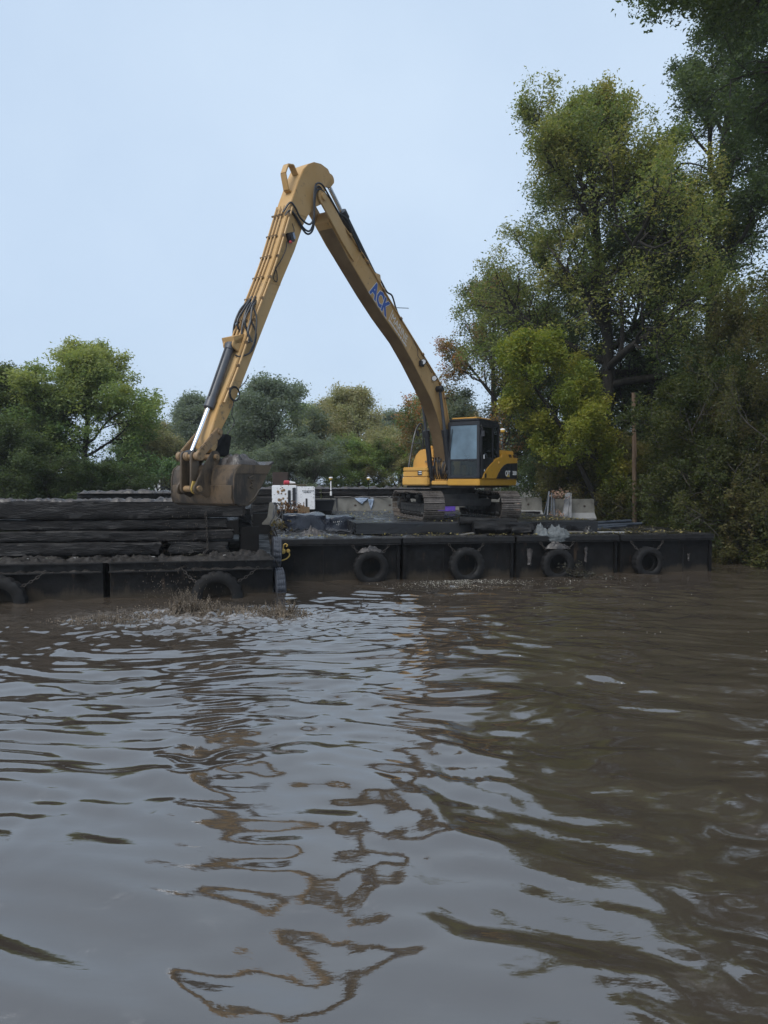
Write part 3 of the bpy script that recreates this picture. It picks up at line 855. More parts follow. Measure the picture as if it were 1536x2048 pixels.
# undercarriage -----------------------------------------------------
UR = R(45)
mb = MB()
mb.box((0, 0, 0.62), (1.7, 1.2, 0.36)); mb.box((0.75, 0, 0.52), (0.35, 2.0, 0.24)); mb.box((-0.75, 0, 0.52), (0.35, 2.0, 0.24))
mb.build('carbody', M['track_dark'], EX, 0.03, (0, 0, 0), (0, 0, UR))
mb = MB(); mb.cyl((0, 0, 0.78), (0, 0, 1.04), 0.72, 32); mb.build('slew_ring', M['track_dark'], EX, 0.01)

PIT, RAD, XF, XR = 0.185, 0.405, 1.58, -1.60
ZC = RAD + 0.035
def belt(nsh):
    """centre line of the track: position and direction of every shoe"""
    segs = []
    Ls = XF - XR; arcL = math.pi * RAD; tot = 2 * Ls + 2 * arcL
    for i in range(nsh):
        d = i * tot / nsh
        if d < Ls: p = (XR + d, ZC - RAD); a = 0
        elif d < Ls + arcL:
            t = (d - Ls) / RAD; p = (XF + RAD * math.sin(t), ZC - RAD * math.cos(t)); a = t
        elif d < 2 * Ls + arcL:
            q = d - Ls - arcL; sg = 0.022 * math.sin(math.pi * 2 * q / Ls) ** 2
            p = (XF - q, ZC + RAD - sg); a = math.pi
        else:
            t = (d - 2 * Ls - arcL) / RAD; p = (XR - RAD * math.sin(t), ZC + RAD * math.cos(t)); a = math.pi + t
        segs.append((p, a))
    return segs
NSH = 47
sh = MB()                       # shoe: plate with three grousers, outside is -z
sh.box((0, 0, -0.008), (0.172, 0.64, 0.02))
for gx_ in (-0.066, 0.0, 0.066): sh.box((gx_, 0, -0.028), (0.016, 0.64, 0.026))
for gy_ in (-0.09, 0.09): sh.box((0, gy_, 0.025), (0.17, 0.035, 0.05))
shoe_me = sh.mesh('shoe', M['track_steel'], 0.003, 1)
frm = MB()
frm.box((0, 0, 0.36), (2.9, 0.34, 0.26)); frm.box((0, 0.185, 0.44), (2.2, 0.05, 0.05)); frm.box((0, -0.185, 0.44), (2.2, 0.05, 0.05))
frm.box((0, -0.21, 0.50), (2.5, 0.02, 0.022)); frm.box((0, -0.21, 0.24), (2.5, 0.02, 0.022)); frm.box((0, 0.21, 0.50), (2.5, 0.02, 0.022)); frm.box((0, 0.21, 0.24), (2.5, 0.02, 0.022))
frame_me = frm.mesh('track_frame', M['track_dark'], 0.012)
rol = MB(); rol.lathe([(0, -0.2), (0.05, -0.2), (0.09, -0.15), (0.11, -0.12), (0.09, -0.05), (0.09, 0.05), (0.11, 0.12), (0.09, 0.15), (0.05, 0.2), (0, 0.2)], 16, axis='y')
roller_me = rol.mesh('roller', M['track_dark'])
idl = MB(); idl.lathe([(0, -0.11), (0.1, -0.13), (0.13, -0.08), (0.3, -0.06), (0.345, -0.1), (0.375, -0.06), (0.375, 0.06), (0.345, 0.1), (0.3, 0.06), (0.13, 0.08), (0.1, 0.13), (0, 0.11)], 30, axis='y')
idler_me = idl.mesh('idler', M['track_dark'])
spk = []
for i in range(44):
    an = 2 * math.pi * i / 44; rr = 0.375 if (i // 2) % 2 else 0.31
    spk.append((rr * math.cos(an), rr * math.sin(an)))
sp = MB(); sp.prism(spk, -0.04, 0.04, 'y'); sp.cyl((0, -0.19, 0), (0, 0.19, 0), 0.2, 20); sp.cyl((0, -0.22, 0), (0, 0.22, 0), 0.12, 16)
sprocket_me = sp.mesh('sprocket', M['track_dark'], 0.004, 1)
for sd_ in (-1, 1):
    tr = empty('track')
    tr.parent = EX
    y0 = 1.225 * sd_
    tr.rotation_euler = (0, 0, UR)
    tr.location = (Matrix.Rotation(UR, 3, 'Z') @ Vector((0, y0, 0)))
    for (p, a) in belt(NSH):
        link('shoe', shoe_me, tr, (p[0], 0, p[1]), (0, -a, 0))
    link('track_frame', frame_me, tr)
    link('idler', idler_me, tr, (XF, 0, ZC)); link('sprocket', sprocket_me, tr, (XR, 0, ZC))
    for k in range(7): link('roller', roller_me, tr, (-1.2 + k * 0.4, 0, 0.185))
    for k in (-0.5, 0.55): link('carrier_roller', roller_me, tr, (k, 0, ZC + RAD - 0.14))

# upper structure ---------------------------------------------------
def tail(r, s0, s1, n=16):
    a0 = math.degrees(math.asin(s0 / r)); a1 = math.degrees(math.asin(s1 / r))
    return [(-r * math.cos(R(a0 + (a1 - a0) * i / (n - 1))), r * math.sin(R(a0 + (a1 - a0) * i / (n - 1)))) for i in range(n)]
plan = [(1.26, 1.53), (1.26, 0.44)] + [(0.95, 0.44), (0.95, -0.2), (0.9, -1.3)] + tail(2.32, -1.42, 1.53)
mb = MB(); mb.prism(plan, 1.055, 1.262, 'z'); mb.build('platform', M['yellow'], EX, 0.025)
mb = MB(); mb.prism([(1.1, 1.3), (1.1, -1.1)] + tail(2.1, -1.2, 1.3, 10), 0.985, 1.053, 'z'); mb.build('belly_plate', M['track_dark'], EX)
body = [(-0.29, 1.555), (-0.29, 0.50), (0.1, 0.44), (0.1, -0.35), (-0.1, -1.36)] + tail(2.33, -1.40, 1.555)
mb = MB(); mb.prism(body, 1.268, 2.2, 'z'); mb.build('engine_cover', M['yellow'], EX, 0.13, seg=4)
pan = [(1.13, 1.268), (1.08, 1.36), (0.95, 1.47), (0.72, 1.62), (0.45, 1.75), (0.15, 1.86), (-0.15, 1.94), (-0.36, 1.975), (-0.9, 1.975), (-1.70, 1.975), (-1.70, 1.268)]
mb = MB(); mb.prism(pan, 1.44, 1.575, 'y'); mb.build('side_panel', M['yellow'], EX, 0.012)
blk = [(0.1, 1.275), (-0.06, 1.43), (-0.26, 1.58), (-0.5, 1.70), (-0.78, 1.765), (-1.66, 1.80), (-1.66, 1.275)]
mb = MB(); mb.prism(blk, 1.46, 1.584, 'y'); mb.build('service_door', M['black'], EX, 0.006)
text('lettering', 'CAT', 0.235, (-0.62, 1.587, 1.365), (-1, 0, 0), (0, 1, 0), M['white_ink'], EX, 0.002, 0.012, 0.86)
mb = MB(); mb.prism([(-0.72, 1.325), (-1.0, 1.325), (-0.86, 1.44)], 1.586, 1.592, 'y'); mb.build('emblem', M['gold'], EX)
text('lettering', '328D', 0.175, (-1.24, 1.587, 1.40), (-1, 0, 0), (0, 1, 0), M['white_ink'], EX, 0.002, 0.008, 0.95)
vt = MB()
for k in range(2):
    for j in range(3):
        for i in range(5 if k else 4):
            x0 = -0.98 - k * 0.36 - i * 0.058 - j * 0.02
            vt.box((x0, 1.556, 2.05 - j * 0.04), (0.03, 0.02, 0.03), Matrix.Rotation(R(20), 3, 'Y'))
vt.build('vent', M['black'], EX)
mb = MB(); mb.lathe([(0, -.012), (.045, -.012), (.05, 0), (.03, .012), (0, .012)], 14, (-0.1, 1.585, 1.77), 'y'); mb.build('latch', M['amber'], EX)
mb = MB(); mb.box((0.92, 1.575, 1.36), (0.13, 0.02, 0.14)); mb.build('hand_hole', M['black'], EX, 0.01)

# operator's right: tool box, fuel tank
tb = MB(); tb.prism([(0.92, -1.17), (1.28, -1.17), (1.3, -1.1), (1.3, -0.3), (1.25, -0.24), (0.92, -0.24), (-0.1, -0.3), (-0.1, -1.3)], 1.06, 1.325, 'z'); tbo = tb.build('tool_box', M['amber'], EX, 0.03)
tb = MB(); tb.prism([(-0.1, -1.16), (1.24, -1.16), (1.27, -1.1), (1.27, -0.3), (1.24, -0.26), (-0.1, -0.26)], 1.335, 1.50, 'z'); tb.build('middle_tier', M['amber'], tbo, 0.02)
tb = MB(); tb.prism([(-0.1, -1.16), (1.24, -1.16), (1.27, -1.1), (1.27, -0.3), (1.24, -0.26), (-0.1, -0.26)], 1.508, 1.635, 'z'); tb.build('lid', M['amber'], tbo, 0.035)
mb = MB()
mb.box((1.276, -0.52, 1.455), (0.02, 0.15, 0.14)); mb.build('latch', M['black'], tbo)
mb = MB()
for k in range(2): mb.box((1.289, -0.50, 1.432 + k * 0.06), (0.012, 0.11, 0.028))
mb.build('decal', M['white_ink'], tbo)
ft = MB(); ft.prism([(-1.27, 1.62), (-1.25, 1.85), (-1.17, 2.05), (-1.02, 2.2), (-0.92, 2.245), (-0.28, 2.245), (-0.28, 1.62)], -0.35, 0.42, 'x'); fto = ft.build('fuel_tank', M['amber'], EX, 0.03)
mb = MB(); mb.box((0.45, -0.62, 2.03), (0.09, 0.34, 0.34)); mb.build('lamp_box', M['amber'], fto, 0.015)
mb = MB(); mb.box((0.45, -0.62, 1.83), (0.10, 0.30, 0.06)); mb.build('step', M['brass'], fto, 0.01)
mb = MB(); mb.box((0.1, -0.72, 2.30), (0.25, 0.2, 0.12)); mb.build('filler_neck', M['amber'], fto, 0.03)
mb = MB(); mb.cyl((-0.75, -0.75, 2.18), (-0.75, -0.75, 2.48), 0.07, 14); mb.build('exhaust', M['black'], EX, 0.01)
# handrail and mirror on that side
hr = MB()
hr.tube(curve_pts([(0.9, -1.2, 1.12), (0.84, -1.22, 1.4), (0.55, -1.22, 2.3), (0.35, -1.2, 2.85), (0.2, -1.15, 3.08), (0.12, -1.1, 3.10), (0.08, -1.08, 2.98)], 4), 0.028, 6)
hr.tube([(0.08, -1.08, 3.0), (0.06, -1.06, 2.26)], 0.026, 6)
hr.tube(curve_pts([(0.55, -1.21, 2.42), (0.45, -1.0, 2.44), (0.4, -0.93, 2.38), (0.38, -0.92, 2.2)], 4), 0.014, 6)
hr.build('handrail', M['black'], EX)
mb = MB(); mb.box((0.3, -1.14, 2.78), (0.03, 0.1, 0.2), Matrix.Rotation(R(12), 3, 'Y')); mb.build('mirror', M['black'], EX, 0.02)

# cab ---------------------------------------------------------------
cab = empty('cab', (0, 0, 0)); cab.parent = EX
X0, X1, Y0, Y1, Z0, Z1 = -0.25, 1.26, 0.45, 1.53, 1.27, 3.02
mb = MB()
mb.box((0.5, 0.99, 1.31), (1.5, 1.06, 0.07))
for x_, y_ in ((X1 - .05, Y0 + .06), (X1 - .05, Y1 - .06), (X0 + .04, Y0 + .05), (X0 + .04, Y1 - .05)):
    mb.box((x_, y_, (Z0 + Z1) / 2), (0.10, 0.11, Z1 - Z0 - 0.02))
mb.box((0.24, Y1 - 0.045, 2.2), (0.11, 0.085, 1.6))
for y_ in (Y0 + .05, Y1 - .05):
    mb.box((0.5, y_, Z1 - .06), (1.40, 0.09, 0.12))
mb.box((X1 - .04, 0.99, 1.835), (0.075, 0.98, 0.06))
mb.box((X1 - .04, 0.99, 2.945), (0.085, 0.98, 0.13))
mb.box((X1 - .04, 0.99, 1.32), (0.085, 0.98, 0.09))
mb.box((X0 + .04, 0.99, 1.6), (0.07, 0.98, 0.6))
mb.build('frame', M['black'], cab, 0.018)
mb = MB(); mb.prism([(X0 - .02, Y0 + .03), (X0 + .1, Y0 - .01), (X1 - .1, Y0 - .01), (X1 + .02, Y0 + .05), (X1 + .02, Y1 - .05), (X1 - .1, Y1 + .01), (X0 + .1, Y1 + .01), (X0 - .02, Y1 - .03)], Z1, Z1 + 0.06, 'z')
mb.build('roof', M['black'], cab, 0.025)
mb = MB(); mb.prism([(0.1, 0.55), (1.2, 0.55), (1.22, 1.40), (0.2, 1.46)], Z1 + .062, Z1 + .115, 'z'); mb.build('roof_hatch', M['amber'], cab, 0.02)
mb = MB(); mb.box((X1 - .02, 0.99, 2.375), (0.012, 0.94, 1.02)); mb.build('windscreen', M['windscreen'], cab)
mb = MB(); mb.box((X1 - .02, 0.99, 1.585), (0.012, 0.94, 0.44)); mb.build('lower_windscreen', M['cab_glass'], cab)
dr = MB(); dr.box((0.73, Y1 + .008, 1.6), (0.86, 0.04, 0.62))
dr.box((0.32, Y1 + .008, 2.4), (0.06, 0.035, 1.0)); dr.box((1.13, Y1 + .008, 2.4), (0.07, 0.035, 1.0)); dr.box((0.73, Y1 + .008, 2.87), (0.86, 0.035, 0.07))
door = dr.build('door', M['black'], cab, 0.012)
mb = MB(); mb.box((0.73, Y1 - .0, 2.38), (0.76, 0.010, 0.93)); mb.build('window', M['cab_glass'], door)
mb = MB(); mb.box((1.02, Y1 + .036, 1.93), (0.05, 0.02, 0.13)); mb.build('handle', M['white'], door, 0.006)
mb = MB(); mb.box((0.98, Y1 + .034, 1.52), (0.035, 0.015, 0.06)); mb.build('catch', M['white'], door, 0.004)
mb = MB(); mb.box((-0.0, Y1 - .03, 2.4), (0.36, 0.010, 1.1)); mb.build('rear_window', M['cab_glass'], cab)
mb = MB(); mb.box((0.5, Y0 + .03, 2.35), (1.35, 0.010, 1.05)); mb.build('side_window', M['cab_glass'], cab)
mb = MB(); mb.box((X0 + .02, 0.99, 2.4), (0.010, 0.9, 1.05)); mb.build('back_window', M['cab_glass'], cab)
st = MB(); st.box((0.25, 0.99, 1.72), (0.55, 0.55, 0.14)); st.box((0.0, 0.99, 2.1), (0.13, 0.5, 0.7), Matrix.Rotation(R(-8), 3, 'Y')); st.box((-0.04, 0.99, 2.55), (0.1, 0.28, 0.2)); st.build('seat', M['rubber'], cab, 0.04)
cs = MB(); cs.box((0.35, 0.64, 1.8), (0.5, 0.14, 0.2)); cs.box((0.35, 1.33, 1.8), (0.5, 0.14, 0.2)); cs.tube([(0.5, 0.64, 1.9), (0.54, 0.66, 2.08)], 0.02); cs.tube([(0.5, 1.33, 1.9), (0.54, 1.31, 2.08)], 0.02); cs.box((0.95, 0.62, 2.0), (0.06, 0.16, 0.2)); cs.build('console', M['black'], cab, 0.015)
mb = MB(); mb.tube([(X1 + .02, 0.62, 2.78), (X1 + .025, 0.55, 2.2)], 0.013, 6); mb.tube([(X1 + .025, 0.56, 2.3), (X1 + .03, 0.49, 1.95)], 0.012, 6); mb.build('wiper', M['black'], cab)
mb = MB(); mb.tube([(X1, Y1 - 0.01, 2.75), (X1 + .05, Y1 + .12, 2.78), (X1 + .05, Y1 + .12, 2.72)], 0.01, 5); mb.box((X1 + .03, Y1 + .12, 2.62), (0.03, 0.1, 0.17)); mb.build('mirror', M['black'], cab, 0.006)
mb = MB(); mb.tube(curve_pts([(X1 - 0.02, Y1 + .03, 2.0), (X1 + 0.03, Y1 + .05, 2.05), (X1 + 0.03, Y1 + .05, 2.5), (X1 - 0.02, Y1 + .03, 2.55)], 4), 0.013, 6); mb.build('grab_rail', M['black'], cab)

def antenna(parent, loc, h, pole_mat, thing=None):
    mb = MB(); mb.cyl((0, 0, 0), (0, 0, h), 0.018, 8); p = mb.build('pole', pole_mat, parent, 0, loc)
    mb = MB(); mb.lathe([(0, 0), (0.05, 0), (0.075, 0.03), (0.078, 0.08), (0.0, 0.08)], 18, (0, 0, h)); mb.build('antenna_base', M['survey_yellow'], parent, 0, loc)
    mb = MB(); mb.lathe([(0.0, 0.081), (0.085, 0.081), (0.08, 0.11), (0.05, 0.125), (0, 0.13)], 18, (0, 0, h)); mb.build('antenna_dome', M['white'], parent, 0, loc)
antenna(EX, (-1.55, 1.1, 2.2), 0.64, M['black'])

# boom --------------------------------------------------------------
BY = 0.10
bp_ = [(7.2, 7.32), (7.05, 7.2), (6.4, 6.68), (5.45, 6.02), (4.74, 5.57), (3.81, 5.06), (3.19, 4.60), (2.49, 4.01), (2.06, 3.65), (1.68, 3.2), (1.3, 2.6), (1.06, 1.8), (1.0, 1.4),
       (0.5, 1.4), (0.55, 2.0), (0.82, 2.93), (1.17, 3.8), (1.48, 4.21), (2.59, 4.93), (3.85, 5.72), (4.74, 6.30), (5.52, 6.83), (6.3, 7.28), (6.95, 7.58), (7.1, 7.6)]
mb = MB(); mb.prism(bp_, BY - .2, BY + .2, 'y')
boom = mb.build('boom', M['boom'], EX, 0.012)
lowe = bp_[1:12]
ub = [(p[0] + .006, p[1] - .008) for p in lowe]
mb = MB(); mb.prism(ub + [(p[0] - .012, p[1] + .012) for p in lowe][::-1], BY - .19, BY + .19, 'y'); mb.build('belly_plate', M['boom_under_shade'], boom)  # thin strip under the boom that carries the painted shade
nose = MB()
for yy in (BY - .252, BY + .212):
    nose.prism([(6.2, 6.62), (6.6, 7.36), (7.25, 7.85)] + arc(7.48, 7.78, 0.17, 110, -60, 9) + [(7.2, 7.36), (6.7, 6.96)], yy, yy + 0.04, 'y')
nose.cyl((7.48, BY - .3, 7.78), (7.48, BY + .3, 7.78), 0.085, 18)
nose.build('nose_fork', M['boom'], boom, 0.006)
def offs(poly, d):
    out = []
    for i, p in enumerate(poly):
        a = poly[max(0, i - 1)]; b_ = poly[min(len(poly) - 1, i + 1)]
        t_ = Vector((b_[0] - a[0], b_[1] - a[1])).normalized()
        out.append((p[0] - t_.y * d, p[1] + t_.x * d))
    return out
top_e = [(0.82, 2.93), (1.17, 3.8), (1.48, 4.21), (2.59, 4.93), (3.85, 5.72), (4.74, 6.30), (5.52, 6.83), (6.3, 7.28), (6.9, 7.57)]
mb = MB()
for yy, dd in ((BY + .225, -0.055), (BY + .12, 0.03), (BY - .05, 0.03)):
    mb.tube(curve_pts([(p[0], yy, p[1]) for p in offs(top_e, dd)], 3), 0.02, 6)
mb.build('pipe', M['boom'], boom)
for q in range(1, 8):
    p = offs(top_e, -0.05)[q]
    mb = MB(); mb.box((p[0], BY + .225, p[1]), (0.09, 0.06, 0.075), Matrix.Rotation(R(-32), 3, 'Y')); mb.build('clamp', M['brass'], boom, 0.008)
XD = Vector((-0.859, 0, -0.513))
UPD = Vector((0, 1, 0)).cross(XD)
o_ = Vector((5.42, BY + .204, 6.06))
text('lettering', 'ACK', 0.60, o_ - Vector((0, 0.003, 0)), XD, (0, 1, 0), M['white_ink'], boom, 0.001, 0.042, 0.74)
text('lettering', 'ACK', 0.60, o_ + Vector((0, 0.002, 0)), XD, (0, 1, 0), M['blue_ink'], boom, 0.001, 0.022, 0.74)
o_ = Vector((5.40, BY + .202, 6.03)) + XD * 1.10 + UPD * 0.13
text('lettering', 'MARINE', 0.30, o_, XD, (0, 1, 0), M['white_ink'], boom, 0.001, 0.0, 0.92)
mb = MB()                       # a line of small print under the name, too small to read
g = np.random.default_rng(3); tt = -0.02
while tt < 1.05:
    wl = g.uniform(0.02, 0.05)
    c_ = Vector((5.40, BY + .202, 6.03)) + XD * (1.10 + tt) + UPD * 0.05
    q_ = XD * wl / 2; h_ = UPD * 0.03
    mb.add([c_ - q_ - h_, c_ + q_ - h_, c_ + q_ + h_, c_ - q_ + h_], [(0, 1, 2, 3)])
    tt += wl + g.choice([0.012, 0.012, 0.03])
mb.build('small_print', M['white_ink'], boom, smooth=False)
mb = MB(); a_ = Vector((5.40, BY + .202, 6.03)) + XD * 1.03
mb.add([a_ + UPD * .0, a_ + XD * .02 + UPD * .0, a_ + XD * .05 + UPD * .42, a_ + XD * .03 + UPD * .42], [(0, 1, 2, 3)]); mb.build('stroke', M['white_ink'], boom, smooth=False)
# work lamps
def lamp(parent, f_, z_, y_, round_=True):
    mb = MB()
    if round_:
        mb.cyl((f_ - .03, y_, z_), (f_ + .05, y_ + .02, z_ - .01), 0.085, 18)
        l_ = mb.build('work_lamp', M['black'], parent, 0.008)
        mb = MB(); mb.cyl((f_ + .051, y_ + .02, z_ - .01), (f_ + .06, y_ + .022, z_ - .012), 0.07, 18); mb.build('lens', M['lens'], l_)
    else:
        mb.box((f_, y_, z_), (0.13, 0.12, 0.2), Matrix.Rotation(R(24), 3, 'Y'))
        l_ = mb.build('work_lamp', M['black'], parent, 0.01)
        mb = MB(); mb.box((f_ - .05, y_ + .064, z_ + .04), (0.06, 0.012, 0.13), Matrix.Rotation(R(24), 3, 'Y')); mb.build('lens', M['rag'], l_)
        mb = MB(); mb.box((f_ + .05, y_ + .05, z_ - .12), (0.06, 0.05, 0.05)); mb.build('plug', M['red'], l_, 0.008)
lamp(boom, 2.68, 4.66, BY + .28, True); lamp(boom, 2.0, 4.27, BY + .28, True)
mb = MB(); mb.box((2.74, BY + .25, 4.60), (0.2, 0.08, 0.16)); mb.build('lamp_bracket', M['black'], boom, 0.01)
mb = MB(); mb.tube(curve_pts([(3.2, BY + .23, 5.2), (3.0, BY + .26, 4.95), (2.95, BY + .24, 4.8), (2.75, BY + .24, 4.7), (2.4, BY + .24, 4.62), (2.1, BY + .24, 4.42)], 5), 0.009, 5); mb.build('cable', M['hose'], boom)
mb = MB(); mb.tube(curve_pts([(4.75, BY, 6.62), (4.6, BY, 6.60), (4.3, BY + .02, 6.35), (4.02, BY + .02, 6.3), (3.85, BY + .04, 6.0), (3.6, BY + .06, 5.65)], 5), 0.024, 7); mb.build('hose', M['hose'], boom)
mb = MB(); mb.tube([(4.1, BY + .1, 5.95), (3.35, BY + .16, 6.08)], 0.010, 5); mb.build('bracket_rod', M['hose'], boom)

for (a_, b_) in (((3.45, 4.80), (3.12, 5.25)), ((2.2, 3.80), (1.75, 4.35)), ((1.42, 2.85), (0.86, 2.98)), ((6.12, 6.50), (5.82, 7.0))):
    mb = MB(); mb.tube([(a_[0], BY + .202, a_[1]), (b_[0], BY + .202, b_[1])], 0.008, 5); mb.build('weld_bead', M['boom'], boom)
# stick -------------------------------------------------------------
sp_ = [(7.95, 8.36), (8.13, 8.18), (8.31, 7.86), (8.55, 7.35), (8.73, 6.95), (9.12, 6.0), (9.4, 5.42), (9.85, 4.55), (10.38, 3.43), (10.83, 2.59), (11.08, 2.02), (11.06, 1.8), (10.95, 1.72), (10.86, 1.85),
       (10.84, 2.05), (10.54, 2.49), (10.25, 2.99), (9.97, 3.51), (9.57, 4.27), (9.15, 5.05), (8.88, 5.54), (8.45, 6.29), (8.14, 6.94), (7.97, 7.2), (7.7, 7.48), (7.4, 7.66), (7.32, 7.85), (7.3, 8.05), (7.12, 8.3), (7.08, 8.42), (7.2, 8.53), (7.46, 8.55), (7.73, 8.49)]
mb = MB(); mb.prism(sp_, BY - .195, BY + .195, 'y'); stick = mb.build('stick', M['boom'], EX, 0.012)
mb = MB()
for yy in (BY - .14, BY + .10): mb.prism(arc(7.02, 8.36, 0.13, -20, 200, 9) + [(7.05, 8.15), (7.3, 8.1)], yy, yy + .05, 'y')
mb.build('cylinder_lug', M['boom'], stick, 0.006)
fe = [(8.62, 7.22), (8.73, 6.95), (9.12, 6.0), (9.4, 5.42), (9.85, 4.55), (10.12, 3.98)]
mb = MB()
for yy in (BY - .14, BY - .04, BY + .06):
    mb.tube(curve_pts([(p[0], yy, p[1]) for p in offs(fe, 0.035)], 3), 0.019, 6)
mb.build('pipe', M['boom'], stick)
mb = MB(); mb.tube(curve_pts([(p[0], BY + .222, p[1]) for p in offs(fe + [(10.38, 3.43), (10.75, 2.75)], -0.06)], 3), 0.023, 6); mb.build('pipe', M['boom'], stick)
for k in range(9):
    f_ = k / 8; zz = 7.0 - f_ * 4.0
    ff = np.interp(-zz, [-p[1] for p in sp_[4:11]], [p[0] for p in sp_[4:11]])
    mb = MB(); mb.box((ff - .045, BY + .222, zz), (0.05, 0.06, 0.07), Matrix.Rotation(R(24), 3, 'Y'))
    if k < 7: mb.box((ff + .035, BY - .04, zz), (0.05, 0.30, 0.04), Matrix.Rotation(R(24), 3, 'Y'))
    mb.build('clamp', M['brass'], stick, 0.006)
for (a_, b_) in (((8.62, 7.1), (8.02, 7.16)), ((9.42, 5.38), (8.95, 5.42)), ((10.5, 3.2), (10.15, 3.2))):
    mb = MB(); mb.tube([(a_[0], BY + .197, a_[1]), (b_[0], BY + .197, b_[1])], 0.008, 5); mb.build('weld_bead', M['boom'], stick)
hoop = [(8.2, 8.06), (8.34, 8.22), (8.52, 8.17), (8.62, 7.95), (8.52, 7.62), (8.42, 7.6)]
mb = MB()
for a_, b_ in zip(hoop[:-1], hoop[1:]):
    mb.bar((a_[0], BY + .02, a_[1]), (b_[0], BY + .02, b_[1]), 0.15, 0.035)
mb.build('guard_hoop', M['boom'], stick, 0.006)
lamp(stick, 8.68, 6.50, BY + .26, False)
mb = MB(); mb.tube(curve_pts([(8.55, BY + .21, 6.85), (8.5, BY + .22, 6.7), (8.62, BY + .24, 6.6)], 4), 0.008, 5)
mb.tube(curve_pts([(8.75, BY + .22, 6.4), (8.8, BY + .22, 6.2), (8.95, BY + .22, 5.95), (9.12, BY + .22, 5.72), (9.2, BY + .22, 5.5), (9.1, BY + .22, 5.45), (9.08, BY + .22, 5.6), (9.18, BY + .24, 5.75)], 5), 0.010, 5); mb.build('cable', M['hose'], stick)
# hose loops across the joint
mb = MB()
loops = [[(6.9, .36, 7.62), (7.25, .37, 7.85), (7.55, .38, 8.02), (7.78, .38, 7.95), (7.86, .38, 7.65), (7.86, .38, 7.2), (8.02, .37, 6.98), (8.3, .35, 7.03), (8.5, .34, 7.22), (8.62, .3, 7.28), (8.74, .2, 7.05)],
         [(6.85, .33, 7.58), (7.2, .33, 7.8), (7.52, .34, 7.92), (7.72, .34, 7.82), (7.8, .35, 7.5), (7.84, .35, 7.1), (8.0, .36, 6.84), (8.22, .35, 6.85), (8.5, .34, 7.05), (8.64, .3, 7.1), (8.72, .25, 6.98)],
         [(6.8, .30, 7.5), (7.15, .30, 7.72), (7.5, .30, 7.98), (7.7, .32, 7.9), (7.78, .33, 7.6), (7.83, .34, 6.98), (8.05, .34, 6.76), (8.3, .33, 6.88), (8.56, .32, 7.12)]]
for lp in loops: mb.tube(curve_pts(lp, 6), 0.022, 7)
mb.tube(curve_pts([(6.9, .34, 7.62), (6.5, .36, 7.55), (6.2, .36, 7.2), (5.9, .34, 6.95)], 5), 0.018, 6)
mb.tube(curve_pts([(6.95, .32, 7.66), (6.4, .33, 7.42), (6.0, .33, 7.1), (5.7, .32, 6.85)], 5), 0.018, 6)
mb.build('hose', M['hose'], stick)
# the cylinder bracket and hoses halfway down the stick
mb = MB(); mb.box((10.16, BY - .02, 4.06), (0.34, 0.34, 0.16), Matrix.Rotation(R(18), 3, 'Y'))
for yy in (BY - .13, BY + .11): mb.prism([(9.95, 4.1), (10.1, 3.75)] + arc(10.28, 3.93, 0.09, -80, 80, 7) + [(10.1, 4.12)], yy, yy + .04, 'y')
mb.build('cylinder_bracket', M['boom'], stick, 0.008)
mb = MB()
for k, (dy, dz) in enumerate(((-.12, 0.0), (-.02, 0.05), (.06, -.02), (.14, 0.04), (.2, -.05))):
    mb.tube(curve_pts([(9.62, BY + dy * .6, 5.0 + dz), (9.85, BY + dy, 4.75), (10.0 + dz, BY + dy * 1.2, 4.45), (10.02 - dz, BY + dy * 1.4, 4.2), (10.02, BY + dy * 1.5 + .04, 4.0)], 5), 0.024, 6)
mb.tube(curve_pts([(9.95, BY + .23, 4.5), (9.85, BY + .3, 4.2), (9.95, BY + .28, 3.85), (10.2, BY + .2, 3.7), (10.3, BY + .14, 3.72)], 5), 0.018, 6)
mb.tube(curve_pts([(9.8, BY + .2, 4.75), (9.83, BY + .3, 4.5), (9.9, BY + .3, 4.05), (10.0, BY + .26, 3.8)], 5), 0.018, 6)
mb.build('hose', M['hose'], stick)
cl = MB()
for k in range(2):
    ctr = Vector((10.42 + k * .03, BY + .24, 2.92)); rr = .13 + k * .02
    cl.tube([ctr + Vector((rr * math.cos(a_ / 10 * 6.283), 0.02 * k, rr * math.sin(a_ / 10 * 6.283))) for a_ in range(11)], 0.012, 5)
cl.tube(curve_pts([(10.45, BY + .25, 2.8), (10.5, BY + .23, 2.5), (10.42, BY + .22, 2.35), (10.62, BY + .22, 2.1)], 4), 0.010, 5)
cl.tube(curve_pts([(10.3, BY + .25, 3.05), (10.12, BY + .25, 3.2), (10.02, BY + .24, 3.35)], 4), 0.010, 5)
cl.build('cable', M['hose'], stick)
mb = MB(); mb.prism([(10.42, 2.08), (10.56, 2.12), (10.9, 1.72), (10.62, 1.66), (10.5, 1.72)], BY - .15, BY + .15, 'y'); mb.build('rubber_flap', M['rubber'], stick, 0.01)

